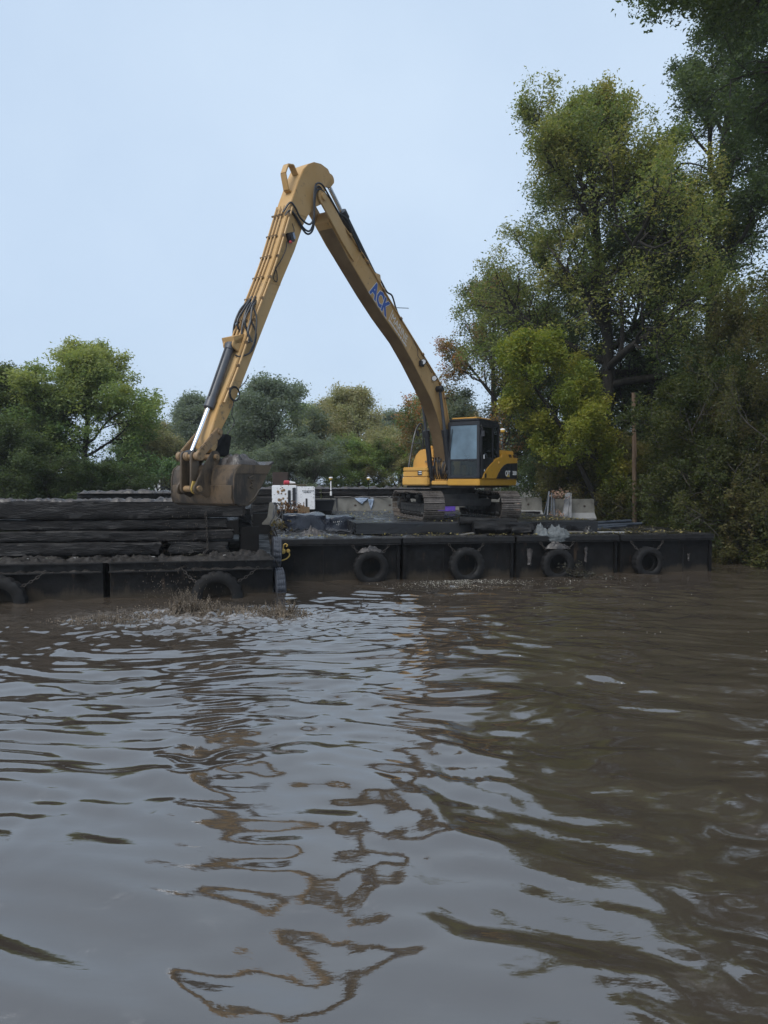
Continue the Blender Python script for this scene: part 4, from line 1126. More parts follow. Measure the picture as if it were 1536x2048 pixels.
# hydraulic cylinders -------------------------------------------------
def hyd(name, base, gland, tip, r_, rr, bmat, rmat, parent):
    base, gland, tip = Vector(base), Vector(gland), Vector(tip)
    d = (tip - base).normalized()
    mb = MB(); mb.cyl(base, gland, r_, 18); mb.cyl(gland - d * .16, gland + d * .05, r_ * 1.22, 18); mb.cyl(base - d * .03, base + d * .12, r_ * 1.15, 18)
    mb.cyl(base + Vector((0, -r_ * 1.1, 0)), base + Vector((0, r_ * 1.1, 0)), r_ * 0.9, 16)
    up_ = d.cross(Vector((0, 1, 0)))
    mb.tube([base + d * .1 + up_ * r_ * 1.25, gland - d * .1 + up_ * r_ * 1.25], r_ * .18, 6)
    c_ = mb.build(name, bmat, parent, 0.006)
    mb = MB(); mb.cyl(gland + d * .04, tip, rr, 16); mb.build('rod', rmat, c_)
    mb = MB(); mb.cyl(tip + Vector((0, -rr * 2.0, 0)), tip + Vector((0, rr * 2.0, 0)), rr * 1.9, 16); mb.build('rod_eye', M['black'], c_, 0.006)
hyd('boom_cylinder', (1.0, BY + .31, 1.16), (1.38, BY + .31, 2.72), (1.72, BY + .31, 3.98), 0.085, 0.048, M['black'], M['cylinder'], EX)
hyd('boom_cylinder', (1.0, BY - .33, 1.16), (1.38, BY - .33, 2.72), (1.72, BY - .33, 3.98), 0.085, 0.048, M['black'], M['cylinder'], EX)
mb = MB(); mb.cyl((1.72, BY - .36, 3.98), (1.72, BY + .4, 3.98), 0.07, 16); mb.build('pin', M['black'], EX, 0.006)
hyd('stick_cylinder', (4.9, BY, 6.56), (6.36, BY, 7.80), (7.0, BY, 8.345), 0.105, 0.052, M['black'], M['chrome'], EX)
hyd('bucket_cylinder', (10.28, BY, 3.93), (10.88, BY, 2.655), (11.38, BY, 1.68), 0.085, 0.046, M['cylinder'], M['chrome'], EX)
mb = MB(); mb.prism([(4.75, 6.3), (4.82, 6.66), (4.98, 6.66), (5.15, 6.55)], BY - .15, BY + .15, 'y'); mb.build('cylinder_lug', M['boom'], boom, 0.01)

# boom foot hoses
mb = MB()
g = np.random.default_rng(5)
for k in range(11):
    s_ = -0.18 + k * 0.055
    z_t = 1.75 + g.uniform(-.1, .14)
    mb.tube(curve_pts([(0.95, s_, 1.2), (1.12 + g.uniform(0, .05), s_ + g.uniform(-.03, .03), 1.45), (1.15 + g.uniform(-.03, .06), s_ + g.uniform(-.04, .04), z_t), (1.02, s_, z_t + .08), (0.9, s_, z_t - .1)], 5), 0.019, 6)
mb.tube(curve_pts([(1.0, 0.36, 1.6), (1.18, 0.40, 1.5), (1.2, 0.42, 1.4), (1.05, 0.44, 1.36)], 5), 0.022, 6)
mb.build('hose', M['hose'], EX)
mb = MB(); mb.box((1.02, 0.1, 1.14), (0.24, 0.56, 0.13)); mb.box((0.85, .1, 1.3), (0.3, 0.5, 0.2)); mb.build('boom_bracket', M['amber'], EX, 0.02)
mb = MB(); mb.cyl((0.75, -0.2, 1.6), (0.75, 0.4, 1.6), 0.09, 16); mb.build('pin', M['brass'], EX, 0.006)

# bucket and linkage --------------------------------------------------
BK0, BK1 = -0.73, 0.93
outer = [(10.93, 1.495), (11.05, 1.405), (11.10, 1.22), (11.105, 0.88), (11.065, 0.765), (10.95, 0.718), (10.72, 0.708), (10.55, 0.80), (10.04, 1.49)]
inner = [(10.09, 1.48), (10.57, 0.845), (10.72, 0.75), (10.93, 0.76), (11.03, 0.80), (11.065, 0.89), (11.06, 1.22), (11.015, 1.385), (10.915, 1.46)]
bk = MB(); bk.prism(outer + inner, BK0, BK1, 'y')
bucket = bk.build('bucket', M['bucket'], EX, 0.006, ang=22)
side = [(10.93, 1.50), (11.06, 1.41), (11.11, 1.22), (11.115, 0.88), (11.075, 0.757), (10.95, 0.708), (10.72, 0.698), (10.54, 0.795), (10.03, 1.505), (10.5, 1.49)]
for y_ in (BK0 - .035, BK1):
    mb = MB(); mb.prism(side, y_, y_ + .035, 'y'); mb.build('side_plate', M['bucket'], bucket, 0.006)
for y_ in (BK0 - .05, BK1 + .03):
    mb = MB(); mb.prism([(10.93, 1.488), (11.045, 1.405), (11.085, 1.32), (10.17, 1.32), (10.05, 1.495)], y_, y_ + .022, 'y'); mb.build('side_band', M['bucket'], bucket, 0.005)
mb = MB(); mb.prism([(11.098, 1.10), (11.123, 1.09), (11.127, 0.875), (11.083, 0.748), (10.955, 0.696), (10.72, 0.686), (10.72, 0.707), (10.95, 0.717), (11.063, 0.764), (11.103, 0.88)], BK0 + .02, BK1 - .02, 'y'); mb.build('wear_plate', M['bucket'], bucket, 0.004)
mb = MB(); mb.box((10.10, 0.1, 1.505), (0.24, BK1 - BK0 + .1, 0.035), Matrix.Rotation(R(28), 3, 'Y')); mb.build('cutting_edge', M['mud'], bucket, 0.006)
mb = MB()
mb.tube([(10.72, BK1 + .045, 1.24), (10.6, BK1 + .045, 1.285)], 0.014, 5)
mb.tube(curve_pts([(10.58, BK1 + .045, 1.2), (10.68, BK1 + .045, 1.19), (10.62, BK1 + .045, 1.12), (10.69, BK1 + .045, 1.07), (10.6, BK1 + .045, 1.04)], 4), 0.013, 5)
mb.tube(curve_pts([(10.42, BK1 + .045, 1.02), (10.55, BK1 + .045, 0.87), (10.7, BK1 + .045, 0.77)], 4), 0.013, 5); mb.build('weld_mark', M['bucket'], bucket)
for y_ in (BY - .25, BY + .20):
    mb = MB(); mb.prism([(11.06, 0.93), (11.0, 1.2), (10.9, 1.5)] + arc(10.97, 1.64, 0.13, 190, 20, 8) + [(11.3, 1.42)] + arc(11.42, 1.03, 0.11, 60, -120, 8) + [(11.2, 0.86)], y_, y_ + .05, 'y'); mb.build('ear', M['bucket'], bucket, 0.008)
mb = MB(); mb.cyl((10.97, BY - .3, 1.64), (10.97, BY + .3, 1.64), 0.06, 16); mb.build('pin', M['brass'], bucket, 0.006)
mb = MB(); mb.cyl((11.42, BY - .3, 1.03), (11.42, BY + .3, 1.03), 0.06, 16); mb.build('pin', M['brass'], bucket, 0.006)
lk = empty('linkage'); lk.parent = EX
mb = MB(); mb.cyl((11.40, BY - .29, 1.65), (11.40, BY + .29, 1.65), 0.075, 20); mb.cyl((11.40, BY - .1, 1.65), (11.40, BY + .02, 1.65), 0.092, 20); mb.cyl((11.40, BY + .2, 1.65), (11.40, BY + .3, 1.65), 0.09, 20); mb.cyl((11.40, BY - .3, 1.65), (11.40, BY - .2, 1.65), 0.09, 20); mb.build('cross_tube', M['brass'], lk, 0.008)
for y_ in (BY - .17, BY + .10):
    mb = MB(); mb.prism(arc(11.40, 1.65, 0.10, 190, -10, 8) + arc(11.43, 1.03, 0.085, 0, -180, 8), y_, y_ + .06, 'y'); mb.build('bucket_link', M['bucket'], lk, 0.008)
mb = MB(); mb.prism(arc(11.45, 1.03, 0.10, 30, -150, 8) + [(11.37, 1.16), (11.5, 1.18)], BY + .162, BY + .19, 'y'); mb.build('worn_pad', M['gold'], lk, 0.006)
for y_ in (BY - .26, BY + .21):
    mb = MB(); mb.prism([(11.46, 1.6), (11.36, 1.58), (10.78, 2.07), (10.80, 2.2), (10.92, 2.22), (11.46, 1.71)], y_, y_ + .045, 'y'); mb.build('idler_link', M['brass'], lk, 0.012)
mb = MB(); mb.cyl((10.86, BY - .29, 2.14), (10.86, BY + .29, 2.14), 0.055, 14); mb.build('pin', M['brass'], lk, 0.006)

# load of mud in the bucket
nu, nv = 34, 40
ff = np.linspace(10.13, 10.95, nu); ss = np.linspace(BK0 + .04, BK1 - .04, nv)
A_, B_ = np.meshgrid(ff, ss)
en = np.clip(np.minimum(np.minimum((A_ - 10.13) / .15, (10.95 - A_) / .15), np.minimum((B_ - BK0) / .25, (BK1 - B_) / .18)), 0, 1)
bumpy = fbm(np.stack([A_.ravel() * 4, B_.ravel() * 4, 0 * A_.ravel()], 1), 5, 15).reshape(A_.shape)
hump = np.exp(-(((B_ - .40) / .5) ** 4 + ((A_ - 10.45) / .38) ** 4))
zz = 1.38 + en * (0.07 + 0.17 * hump + np.abs(bumpy) * .20) + 0.03 * np.sin(B_ * 26 + 5 * bumpy) * en
idx = np.arange(nu * nv).reshape(nv, nu)
fq = np.stack([idx[:-1, :-1], idx[:-1, 1:], idx[1:, 1:], idx[1:, :-1]], -1).reshape(-1, 4)
ml = link('mud_load', mesh_np('mud_load', np.stack([A_, B_, zz], -1).reshape(-1, 3), fq, M['mud'], smooth=True))
ml.location = EX.location; ml.rotation_euler = EX.rotation_euler
tag(ml, 'lumpy grey mud heaped in the excavator bucket', 'mud')
# ------------------------------------------------------------------ things on the work barge
def at_deck(name, u, v, z=DZ, rz=0.0): return empty(name, bw(u, v, z), A10 + rz)

# concrete barriers
JP = [(-0.36, 0), (-0.36, 0.07), (-0.17, 0.29), (-0.09, 0.84), (0.09, 0.84), (0.17, 0.29), (0.36, 0.07), (0.36, 0)]
def barrier(u, v, Lb, label, rz=0.0, h=1.0):
    b_ = at_deck('concrete_barrier', u, v, DZ + 0.01, rz)
    tag(b_, label, 'concrete barrier', 'concrete barriers on the work barge')
    mb = MB(); mb.prism([(p[0], p[1] * h) for p in JP], 0, Lb, 'x')
    mb.build('block', M['concrete'], b_, 0.012)
    foot = MB(); foot.prism([(-0.372, 0.0), (-0.372, 0.075 * h), (-0.18, 0.285 * h), (-0.165, 0.285 * h), (-0.34, 0.0)], 0.03, Lb - 0.03, 'x')
    foot.build('worn_foot', M['concrete_pale'], b_)
    hb = MB()
    for q in (0.25, 0.75): hb.box((Lb * q, -0.125, 0.55 * h), (0.09, 0.05, 0.07))
    hb.build('lifting_slot', M['rust_box'], b_, 0.01)
    return b_
barrier(1.75, 10.75, 0.95, 'short end of concrete barrier behind the black tub, draped with ropes')
barrier(2.75, 10.75, 2.95, 'long concrete barrier with the pale blue cloth hanging on it')
barrier(5.75, 10.75, 2.9, 'concrete barrier behind the excavator tracks')
barrier(9.2, 10.75, 2.6, 'concrete barrier just clear of the right hand track')
barrier(11.2, 8.1, 1.75, 'concrete barrier end with a bare pale foot, beside the leaning pipes')
b_ = barrier(-0.05, 6.6, 2.6, 'dark muddy concrete barrier hung with hoses beside the tarps', R(78), 0.95)
# steel locker, generator
lk_ = at_deck('steel_locker', 0.05, 9.6)
tag(lk_, 'tall brown rusty steel box behind the white generator', 'steel box')
mb = MB(); mb.box((0.3, 0.3, 0.98), (0.62, 0.6, 1.9)); mb.build('body', M['rust_box'], lk_, 0.015)
mb = MB(); mb.box((0.3, -0.012, 0.98), (0.52, 0.02, 1.75)); mb.build('door', M['rust_box'], lk_, 0.006)
gn = at_deck('generator', -0.02, 6.95, DZ, R(-2))
tag(gn, 'white generator box spattered with mud', 'generator')
mb = MB(); mb.box((0.42, 0.4, 0.98), (0.88, 0.82, 0.88)); g1 = mb.build('housing', M['white_paint'], gn, 0.02)
mb = MB(); mb.box((1.2, 0.42, 0.95), (0.66, 0.78, 0.84)); mb.build('engine_end', M['white_paint'], gn, 0.02)
mb = MB(); mb.box((0.75, 0.42, 0.33), (1.6, 0.86, 0.42)); mb.build('skid', M['steel_black'], gn, 0.015)
mb = MB(); mb.box((0.60, -0.025, 0.94), (0.10, 0.025, 0.6)); mb.box((0.775, -0.025, 1.0), (0.12, 0.035, 0.66)); mb.build('louvre', M['black'], gn, 0.01)
mb = MB(); mb.box((1.22, 0.02, 0.78), (0.07, 0.02, 0.32)); mb.build('handle', M['black'], gn, 0.006)
mb = MB()
for k in range(8):
    mb.box((1.08 + k * .055, 0.021, 1.22), (0.04, 0.012, 0.022)); 
for k in range(5): mb.box((1.14 + k * .055, 0.021, 1.165), (0.04, 0.012, 0.018))
mb.build('warning_print', M['black'], gn)
mb = MB()
g = np.random.default_rng(8)
for k in range(26):
    cx, cz = g.normal(0.32, 0.1), g.normal(0.95, 0.2)
    mb.lathe([(0, -.02), (g.uniform(.02, .06), -.008), (0, 0.012)], 7, (cx, -0.012, cz), 'y')
mb.build('mud_splat', M['brass'], gn)
jr = at_deck('fuel_can', 0.40, 7.15, DZ + 1.43, R(5))
tag(jr, 'small red can lying on top of the white generator', 'can')
mb = MB(); mb.cyl((0, 0.0, 0.085), (0.19, 0.02, 0.085), 0.082, 16); mb.build('body', M['red'], jr, 0.015)
mb = MB(); mb.cyl((0.19, 0.02, 0.085), (0.42, 0.04, 0.075), 0.06, 14, 0.03); mb.build('spout', M['white'], jr, 0.01)
bd = at_deck('board', 0.45, 7.0, DZ + 1.415, R(-6))
tag(bd, 'thin dirty yellow board on top of the generator', 'board')
mb = MB(); mb.box((0.35, 0.12, 0.012), (0.8, 0.25, 0.02)); mb.build('sheet', M['ply'], bd, 0.004)
tbn = at_deck('plastic_tub', 1.55, 7.9, DZ)
tag(tbn, 'black plastic tub with a flared rim beside the generator', 'tub')
mb = MB(); mb.prism([(0.05, 0.05), (0.72, 0.05), (0.72, 0.5), (0.05, 0.5)], 0.45, 0.5, 'z')
vs = [(0.06, 0.06, 0.45), (0.70, 0.06, 0.45), (0.70, 0.5, 0.45), (0.06, 0.5, 0.45), (-0.02, 0, 0.84), (0.78, 0, 0.84), (0.78, 0.56, 0.84), (-0.02, 0.56, 0.84)]
mb.add(vs, [(0, 1, 5, 4), (1, 2, 6, 5), (2, 3, 7, 6), (3, 0, 4, 7)])
mb.build('body', M['tub'], tbn, 0.01)
mb = MB(); mb.box((0.38, -0.015, 0.85), (0.86, 0.05, 0.04)); mb.box((0.38, 0.575, 0.85), (0.86, 0.05, 0.04)); mb.box((-0.03, 0.28, 0.85), (0.05, 0.54, 0.04)); mb.box((0.79, 0.28, 0.85), (0.05, 0.54, 0.04)); mb.build('rim', M['tub'], tbn, 0.008)
mb = MB(); mb.box((0.38, 0.28, 0.24), (0.6, 0.4, 0.42)); mb.build('stand', M['steel_black'], tbn, 0.01)
wb = at_deck('wood_block', 0.92, 6.3, DZ, R(8))
tag(wb, 'sawn brown wood block standing in front of the generator', 'wood block')
mb = MB(); mb.prism([(0, 0), (0.36, 0), (0.36, 0.64), (0.22, 0.66), (0.0, 0.75)], 0, 0.4, 'y'); mb.build('block', M['ply'], wb, 0.012)
pc = at_deck('crate', 6.62, 8.4, MZ)
tag(pc, 'purple plastic crate standing between the tracks', 'crate')
mb = MB()
for (c_, d_) in (((0.3, 0.2, 0.02), (0.6, 0.4, 0.03)), ((0.3, 0.01, 0.16), (0.6, 0.02, 0.26)), ((0.3, 0.39, 0.16), (0.6, 0.02, 0.26)), ((0.01, 0.2, 0.16), (0.02, 0.4, 0.26)), ((0.59, 0.2, 0.16), (0.02, 0.4, 0.26)), ((0.3, -0.005, 0.285), (0.64, 0.05, 0.03))): mb.box(c_, d_)
cr_ = mb.build('body', M['purple'], pc, 0.006)
mb = MB()
for x_ in (0.06, 0.18, 0.42, 0.54): mb.box((x_, -0.008, 0.15), (0.025, 0.02, 0.24))
mb.box((0.3, -0.008, 0.2), (0.16, 0.02, 0.03)); mb.build('rib', M['purple'], pc, 0.004)

# survey poles
for u, v, zb, ht, lb, cat_w in ((2.42, 10.2, DZ, 1.62, 'yellow and white survey antenna on a pole nearer the generator', True), (4.1, 10.9, DZ, 1.62, 'white topped survey antenna on a black pole halfway along the barriers', False)):
    an = at_deck('survey_antenna', u, v, zb)
    tag(an, lb, 'antenna', 'survey antennas on poles')
    antenna(an, (0, 0, 0), ht, M['steel_black'])
    if cat_w:
        mb = MB(); mb.cyl((0, -0.03, 0.98), (0, -0.03, 1.16), 0.045, 12); mb.build('radio', M['white'], an, 0.008)
        mb = MB(); mb.cyl((0, -.01, 1.2), (0, -.01, 1.58), 0.024, 10); mb.build('sleeve', M['white'], an)
        mb = MB(); mb.tube([(0, 0, 1.1), (-0.5, 0, 1.11)], 0.012, 6); mb.build('arm', M['rope'], an)

# tarped bundles
def tarp_bundle(u, v, du, dv, h, label, seed, rz=0.0):
    n = 30
    th = np.linspace(0, 2 * np.pi, 56, endpoint=False); ph = np.linspace(0, 1, 16)
    T, P_ = np.meshgrid(th, ph)
    sq = 1 / np.maximum(np.abs(np.cos(T)) ** 4 + np.abs(np.sin(T)) ** 4, 1e-6) ** 0.25
    rad = np.where(P_ < 0.6, 1.0 + 0.10 * (0.6 - P_), np.sqrt(np.maximum(0, 1 - ((P_ - 0.6) / 0.4) ** 2.4)))
    zz = h * np.where(P_ < 0.6, P_ / 0.6 * 0.86, 0.86 + 0.14 * np.sin((P_ - 0.6) / 0.4 * np.pi / 2))
    x = du * sq * rad * np.cos(T); y = dv * sq * rad * np.sin(T)
    q = np.stack([x.ravel(), y.ravel(), zz.ravel()], 1)
    fold = 0.05 * np.sin(T * 9 + 3 * np.sin(T * 3 + seed)) * np.clip(1 - P_, 0.2, 1) + 0.03 * np.sin(T * 23 + seed)
    nz_ = fbm(q * 2.2 + seed, 3, seed).reshape(T.shape)
    x = x * (1 + fold * .5 + nz_ * .16); y = y * (1 + fold * .5 + nz_ * .16); zz = zz * (1 + nz_ * .18)
    m = len(th); idx = np.arange(len(ph) * m).reshape(len(ph), m)
    fq = np.stack([idx[:-1], np.roll(idx[:-1], -1, 1), np.roll(idx[1:], -1, 1), idx[1:]], -1).reshape(-1, 4)
    o = link('tarp_bundle', mesh_np('tarp_bundle', np.stack([x, y, zz], -1).reshape(-1, 3), fq, M['tarp'], smooth=True))
    o.location = bw(u, v, DZ - 0.01); o.rotation_euler = (0, 0, A10 + rz)
    return tag(o, label, 'wrapped bundle', 'bundles wrapped in black plastic sheet')
tarp_bundle(0.92, 3.6, 0.66, 0.6, 0.56, 'tall black plastic wrapped bundle in front of the wood block', 3)
o = tarp_bundle(1.98, 3.5, 0.5, 0.5, 0.46, 'low rounded black plastic bundle with white writing beside the mats', 6)
mb = MB(); g = np.random.default_rng(2)
for k in range(8):                                   # a hand-written scrawl, not legible
    x_, z_ = -0.2 + (k % 5) * 0.06 + (k // 5) * .09, 0.31 - (k // 5) * 0.085
    mb.tube([(x_ + g.uniform(-.02, .02), -0.53, z_ + g.uniform(-.03, .03)) for _ in range(4)], 0.006, 4)
mb.build('writing', M['white_ink'], o)

# hoses, ropes, sticks around the bundles
def wander(u, v, n, step, seed, z0=DZ + .04, zamp=0.05, hd=0.0, turn=0.6):
    g = np.random.default_rng(seed); pts = []; h = hd
    for k in range(n):
        pts.append(bw(u, v, z0 + abs(g.normal(0, zamp)))); h += g.normal(0, turn); u += math.cos(h) * step; v += math.sin(h) * step * 0.6
    return curve_pts(pts, 4)
hose_lab = ['black hose looping over the deck before the tall plastic bundle', 'black hose lying across the muddy corner of the work barge', 'thin black hose curling beside the timber mats', 'hose coiled against the front of the low plastic bundle', 'black hose snaking behind the grey mud heap']
for k, (u, v, hd) in enumerate(((0.5, 2.6, 0.1), (0.25, 1.6, 0.2), (1.5, 1.9, 0.0), (1.3, 2.5, -0.2), (0.6, 1.9, 0.4))):
    mb = MB(); mb.tube(wander(u, v, 9, 0.2, 20 + k, hd=hd), 0.02, 6); o = mb.build('hose', M['hose'])
    tag(o, hose_lab[k], 'hose', 'hoses lying on the work barge')
for k, (u, v) in enumerate(((1.75, 1.7), (1.95, 1.6))):
    mb = MB(); c_ = bw(u, v, DZ + 0.05)
    mb.tube([c_ + Vector((math.cos(t_ * .5) * (.24 + .015 * t_ % .1), math.sin(t_ * .5) * .3, 0.012 * (t_ % 7) + 0.03 * math.sin(t_ * 1.3))) for t_ in range(40)], 0.016, 5)
    tag(mb.build('hose', M['hose']), ('larger', 'smaller')[k] + ' coil of black hose on deck left of the mats', 'hose', 'hoses lying on the work barge')
# long hoses that hang over the dark barrier
mb = MB(); g = np.random.default_rng(4)
for k in range(7):
    u0 = 0.0 + k * 0.11
    mb.tube(curve_pts([bw(u0 + .1, 6.1, DZ + .72), bw(u0, 5.85, DZ + .8), bw(u0 - .05 + g.uniform(-.1, .1), 5.6, DZ + .45), bw(u0 - .12 + g.uniform(-.15, .1), 5.2, DZ + .08), bw(u0 + g.uniform(-.2, .3), 4.6, DZ + .03)], 5), 0.022, 6)
tag(mb.build('hose_bundle', M['hose']), 'bundle of hoses hanging over the dark barrier onto the deck', 'hoses')
mb = MB()
for k in range(3): mb.tube(wander(2.6 + k * .9, 10.7, 8, 0.22, 60 + k, DZ + 0.88, 0.03, 0.0, 0.35), 0.02, 6)
tag(mb.build('rope', M['rope']), 'dirty rope lying along the top of the concrete barriers', 'rope')
mb = MB()
for k in range(4): mb.tube(curve_pts([bw(1.9 + .2 * k, 10.5, DZ + .8), bw(2.05 + .14 * k, 10.4, DZ + .5), bw(2.35 + .05 * k, 10.35, DZ + .62 - .05 * k), bw(2.62, 10.4, DZ + .75)], 5), 0.018, 5)
mb.tube(curve_pts([bw(2.66, 10.45, DZ + .85), bw(2.68, 10.3, DZ + .4), bw(2.6, 10.1, DZ + .02)], 4), 0.03, 6)
tag(mb.build('rope', M['hose']), 'black rope draped over the short barrier beside the tub', 'rope')
# cloth
def rag(u, v, z, wd, hgt, seed, label):
    n = 14; uu, vv = np.meshgrid(np.linspace(0, 1, n), np.linspace(0, 1, n))
    nn = fbm(np.stack([uu.ravel() * 3, vv.ravel() * 3, 0 * uu.ravel() + seed], 1), 3, seed).reshape(uu.shape)
    x = (uu - .5) * wd * (1 - .75 * vv); y = -0.13 - 0.06 * vv + nn * .06 + 0.10 * (vv < .15); zz = z - vv * hgt * (1 - .4 * np.abs(uu - .5)) + nn * .04
    idx = np.arange(n * n).reshape(n, n); fq = np.stack([idx[:-1, :-1], idx[:-1, 1:], idx[1:, 1:], idx[1:, :-1]], -1).reshape(-1, 4)
    o = link('cloth', mesh_np('cloth', np.stack([x, y, zz], -1).reshape(-1, 3), fq, M['rag'], smooth=True)); o.location = bw(u, v, 0); o.rotation_euler = (0, 0, A10)
    sm = o.modifiers.new('thickness', 'SOLIDIFY'); sm.thickness = 0.012
    tag(o, label, 'cloth')
rag(3.75, 10.75, DZ + .86, 0.62, 0.24, 3, 'pale blue cloth lying wide over the concrete barrier')
rag(4.15, 10.75, DZ + .86, 0.28, 0.5, 5, 'narrow grey blue cloth strip hanging down the barrier')
# leaning pipes and boards by the right barriers
pl_lab = ['thick black plastic pipe leaning on the barrier gap', 'thin black pipe leaning second from the bare barrier', 'black plastic pipe leaning in the middle of the bundle', 'dark blue board leaning next to the bare barrier end', 'thin dark batten leaning at the far side of the bundle', 'flat blue black board leaning behind the others']
for k, (du, lean, rr, ht) in enumerate(((0.0, .35, .05, 1.15), (0.16, .3, .035, 1.1), (0.3, .25, .045, 1.05), (0.72, .42, .09, 1.1), (-0.18, .5, .025, 0.95), (0.9, .3, .08, 1.1))):
    a_ = bw(10.55 + du, 7.1, DZ + .02); b2 = bw(10.55 + du + lean, 7.75, DZ + ht)
    mb = MB()
    if k in (3, 5): mb.bar(a_, b2, 0.2, 0.05)
    else: mb.cyl(a_, b2, rr, 12)
    tag(mb.build('leaning_pipe' if k not in (3, 5) else 'leaning_board', M['pipe_blue'], None, 0.006), pl_lab[k], 'pipe' if k not in (3, 5) else 'board', 'pipes and boards leaning by the barriers')
# stacked planks in the barrier gap
for k in range(3):
    mb = MB(); mb.box((0.4, 0, 0.06), (0.8, 0.5, 0.09)); o = mb.build('plank', M['timber'], None, 0.01); o.location = bw(9.75 + .05 * k, 8.2, DZ + .02 + k * .11); o.rotation_euler = (0, 0, A10 + R(4 * k))
    tag(o, ('lowest', 'middle', 'topmost')[k] + ' dark board of the little pile in the barrier gap', 'board', 'boards piled in the barrier gap')
# long plastic pipes on the right-hand deck
for k, (u, v, z, du, dv, rr) in enumerate(((10.0, 2.6, 0.06, 1.9, .5, .055), (10.2, 2.9, 0.17, 1.7, .3, .05), (10.4, 3.3, 0.07, 1.9, -.1, .05), (10.1, 2.2, 0.05, 1.2, .2, .035))):
    mb = MB(); mb.cyl(bw(u, v, DZ + z), bw(u + du, v + dv, DZ + z + .06), rr, 12)
    tag(mb.build('pipe', M['pipe_blue'], None, 0.005), ['grey black pipe lying lowest beside the right end of the mats', 'grey black pipe lying on top of the others by the mats', 'grey black pipe lying behind the others by the mats', 'thin black pipe lying in front of the pipes by the mats'][k], 'pipe', 'pipes lying on the deck by the bank')
mb = MB(); mb.bar(bw(9.3, 0.42, DZ + .06), bw(10.1, 0.36, DZ + .05), 0.16, 0.04); tag(mb.build('plank', M['concrete_pale'], None, 0.006), 'pale wet plank lying at the deck edge near a hull seam', 'plank')
mb = MB(); mb.bar(bw(5.1, 0.3, DZ + .04), bw(5.9, 0.75, DZ + .1), 0.14, 0.035); tag(mb.build('plank', M['plank'], None, 0.006), 'short splintered plank lying in front of the fallen log', 'plank')
mb = MB(); mb.bar(bw(8.0, 0.55, DZ + .09), bw(9.2, 0.4, DZ + .06), 0.05, 0.04); tag(mb.build('batten', M['plank'], None, 0.006), 'thin batten lying beside the pale clay heap', 'batten')
# logs
def log(name, p0, p1, r_, seed, label):
    p0, p1 = Vector(p0), Vector(p1); n = 34; m = 18
    d = p1 - p0; q = d.to_track_quat('X', 'Z')
    xs = np.linspace(0, d.length, n); an = np.linspace(0, 2 * np.pi, m, endpoint=False)
    A2, X2 = np.meshgrid(an, xs)
    nn = fbm(np.stack([X2.ravel() * 2, np.cos(A2).ravel() * 3, np.sin(A2).ravel() * 3 + seed], 1), 4, seed).reshape(A2.shape)
    rr = r_ * (1 + nn * .5) * (1 - .25 * X2 / d.length)
    v_ = [p0 + q @ Vector((x, r * math.cos(a), r * math.sin(a))) for x, r, a in zip(X2.ravel(), rr.ravel(), A2.ravel())]
    idx = np.arange(n * m).reshape(n, m)
    fs = [tuple(t_) for t_ in np.stack([idx[:-1], np.roll(idx[:-1], -1, 1), np.roll(idx[1:], -1, 1), idx[1:]], -1).reshape(-1, 4)]
    fs += [tuple(range(m)), tuple(range(n * m - 1, (n - 1) * m - 1, -1))]
    o = MB().add(v_, fs).build(name, M['timber'], ang=60)
    return tag(o, label, 'log')
log('log', bw(5.55, 0.62, DZ + .22), bw(7.3, 0.5, DZ + .17), 0.21, 4, 'thick rotten black log lying along the front of the right mats')
log('log', bw(5.2, 0.85, DZ + .42), bw(6.9, 0.72, DZ + .38), 0.12, 6, 'thinner black log lying on top of the thick rotten log')
log('log', bw(6.6, 0.35, DZ + .12), bw(7.15, 0.25, DZ + .16), 0.13, 9, 'short stub of dark log next to the pale clay')
# mud heaps
def heap(u, v, ru, rv, h, mat, seed, label, z=DZ, sharp=1.0):
    n = 44; uu, vv = np.meshgrid(np.linspace(-1, 1, n), np.linspace(-1, 1, n))
    rr = np.hypot(uu, vv)
    nn = fbm(np.stack([uu.ravel() * 2.6, vv.ravel() * 2.6, 0 * uu.ravel() + seed], 1), 5, seed).reshape(uu.shape)
    zz = h * np.clip(1 - rr ** 1.6, 0, 1) ** sharp * (.8 + nn * 1.1) + np.clip(1 - rr, 0, 1) * np.abs(fbm(np.stack([uu.ravel() * 8, vv.ravel() * 8, 0 * uu.ravel() + seed], 1), 3, seed + 3)).reshape(uu.shape) * .16 - .03 * (rr > .98)
    idx = np.arange(n * n).reshape(n, n); fq = np.stack([idx[:-1, :-1], idx[:-1, 1:], idx[1:, 1:], idx[1:, :-1]], -1).reshape(-1, 4)
    keep = (rr.ravel()[fq] < 1.08).any(1)
    o = link('mud_heap', mesh_np('mud_heap', np.stack([uu * ru, vv * rv, zz], -1).reshape(-1, 3), fq[keep], mat, smooth=True)); o.location = bw(u, v, z); o.rotation_euler = (0, 0, A10)
    tag(o, label, 'mud heap', 'heaps of mud dropped on the work barge')
    return o
heap(0.95, 1.3, 0.42, 0.35, 0.17, M['mud'], 3, 'grey mud heap near the corner of the work barge')
heap(7.52, 0.38, 0.26, 0.3, 0.28, M['mud_pale'], 5, 'pale blue clay heap with a tall peak at the deck edge')
heap(7.98, 0.36, 0.42, 0.33, 0.27, M['mud_pale'], 8, 'wider pale blue clay heap next to the tall peak')
heap(9.0, 0.5, 0.25, 0.2, 0.2, M['mud_dark'], 9, 'small black lump of mud near the batten')
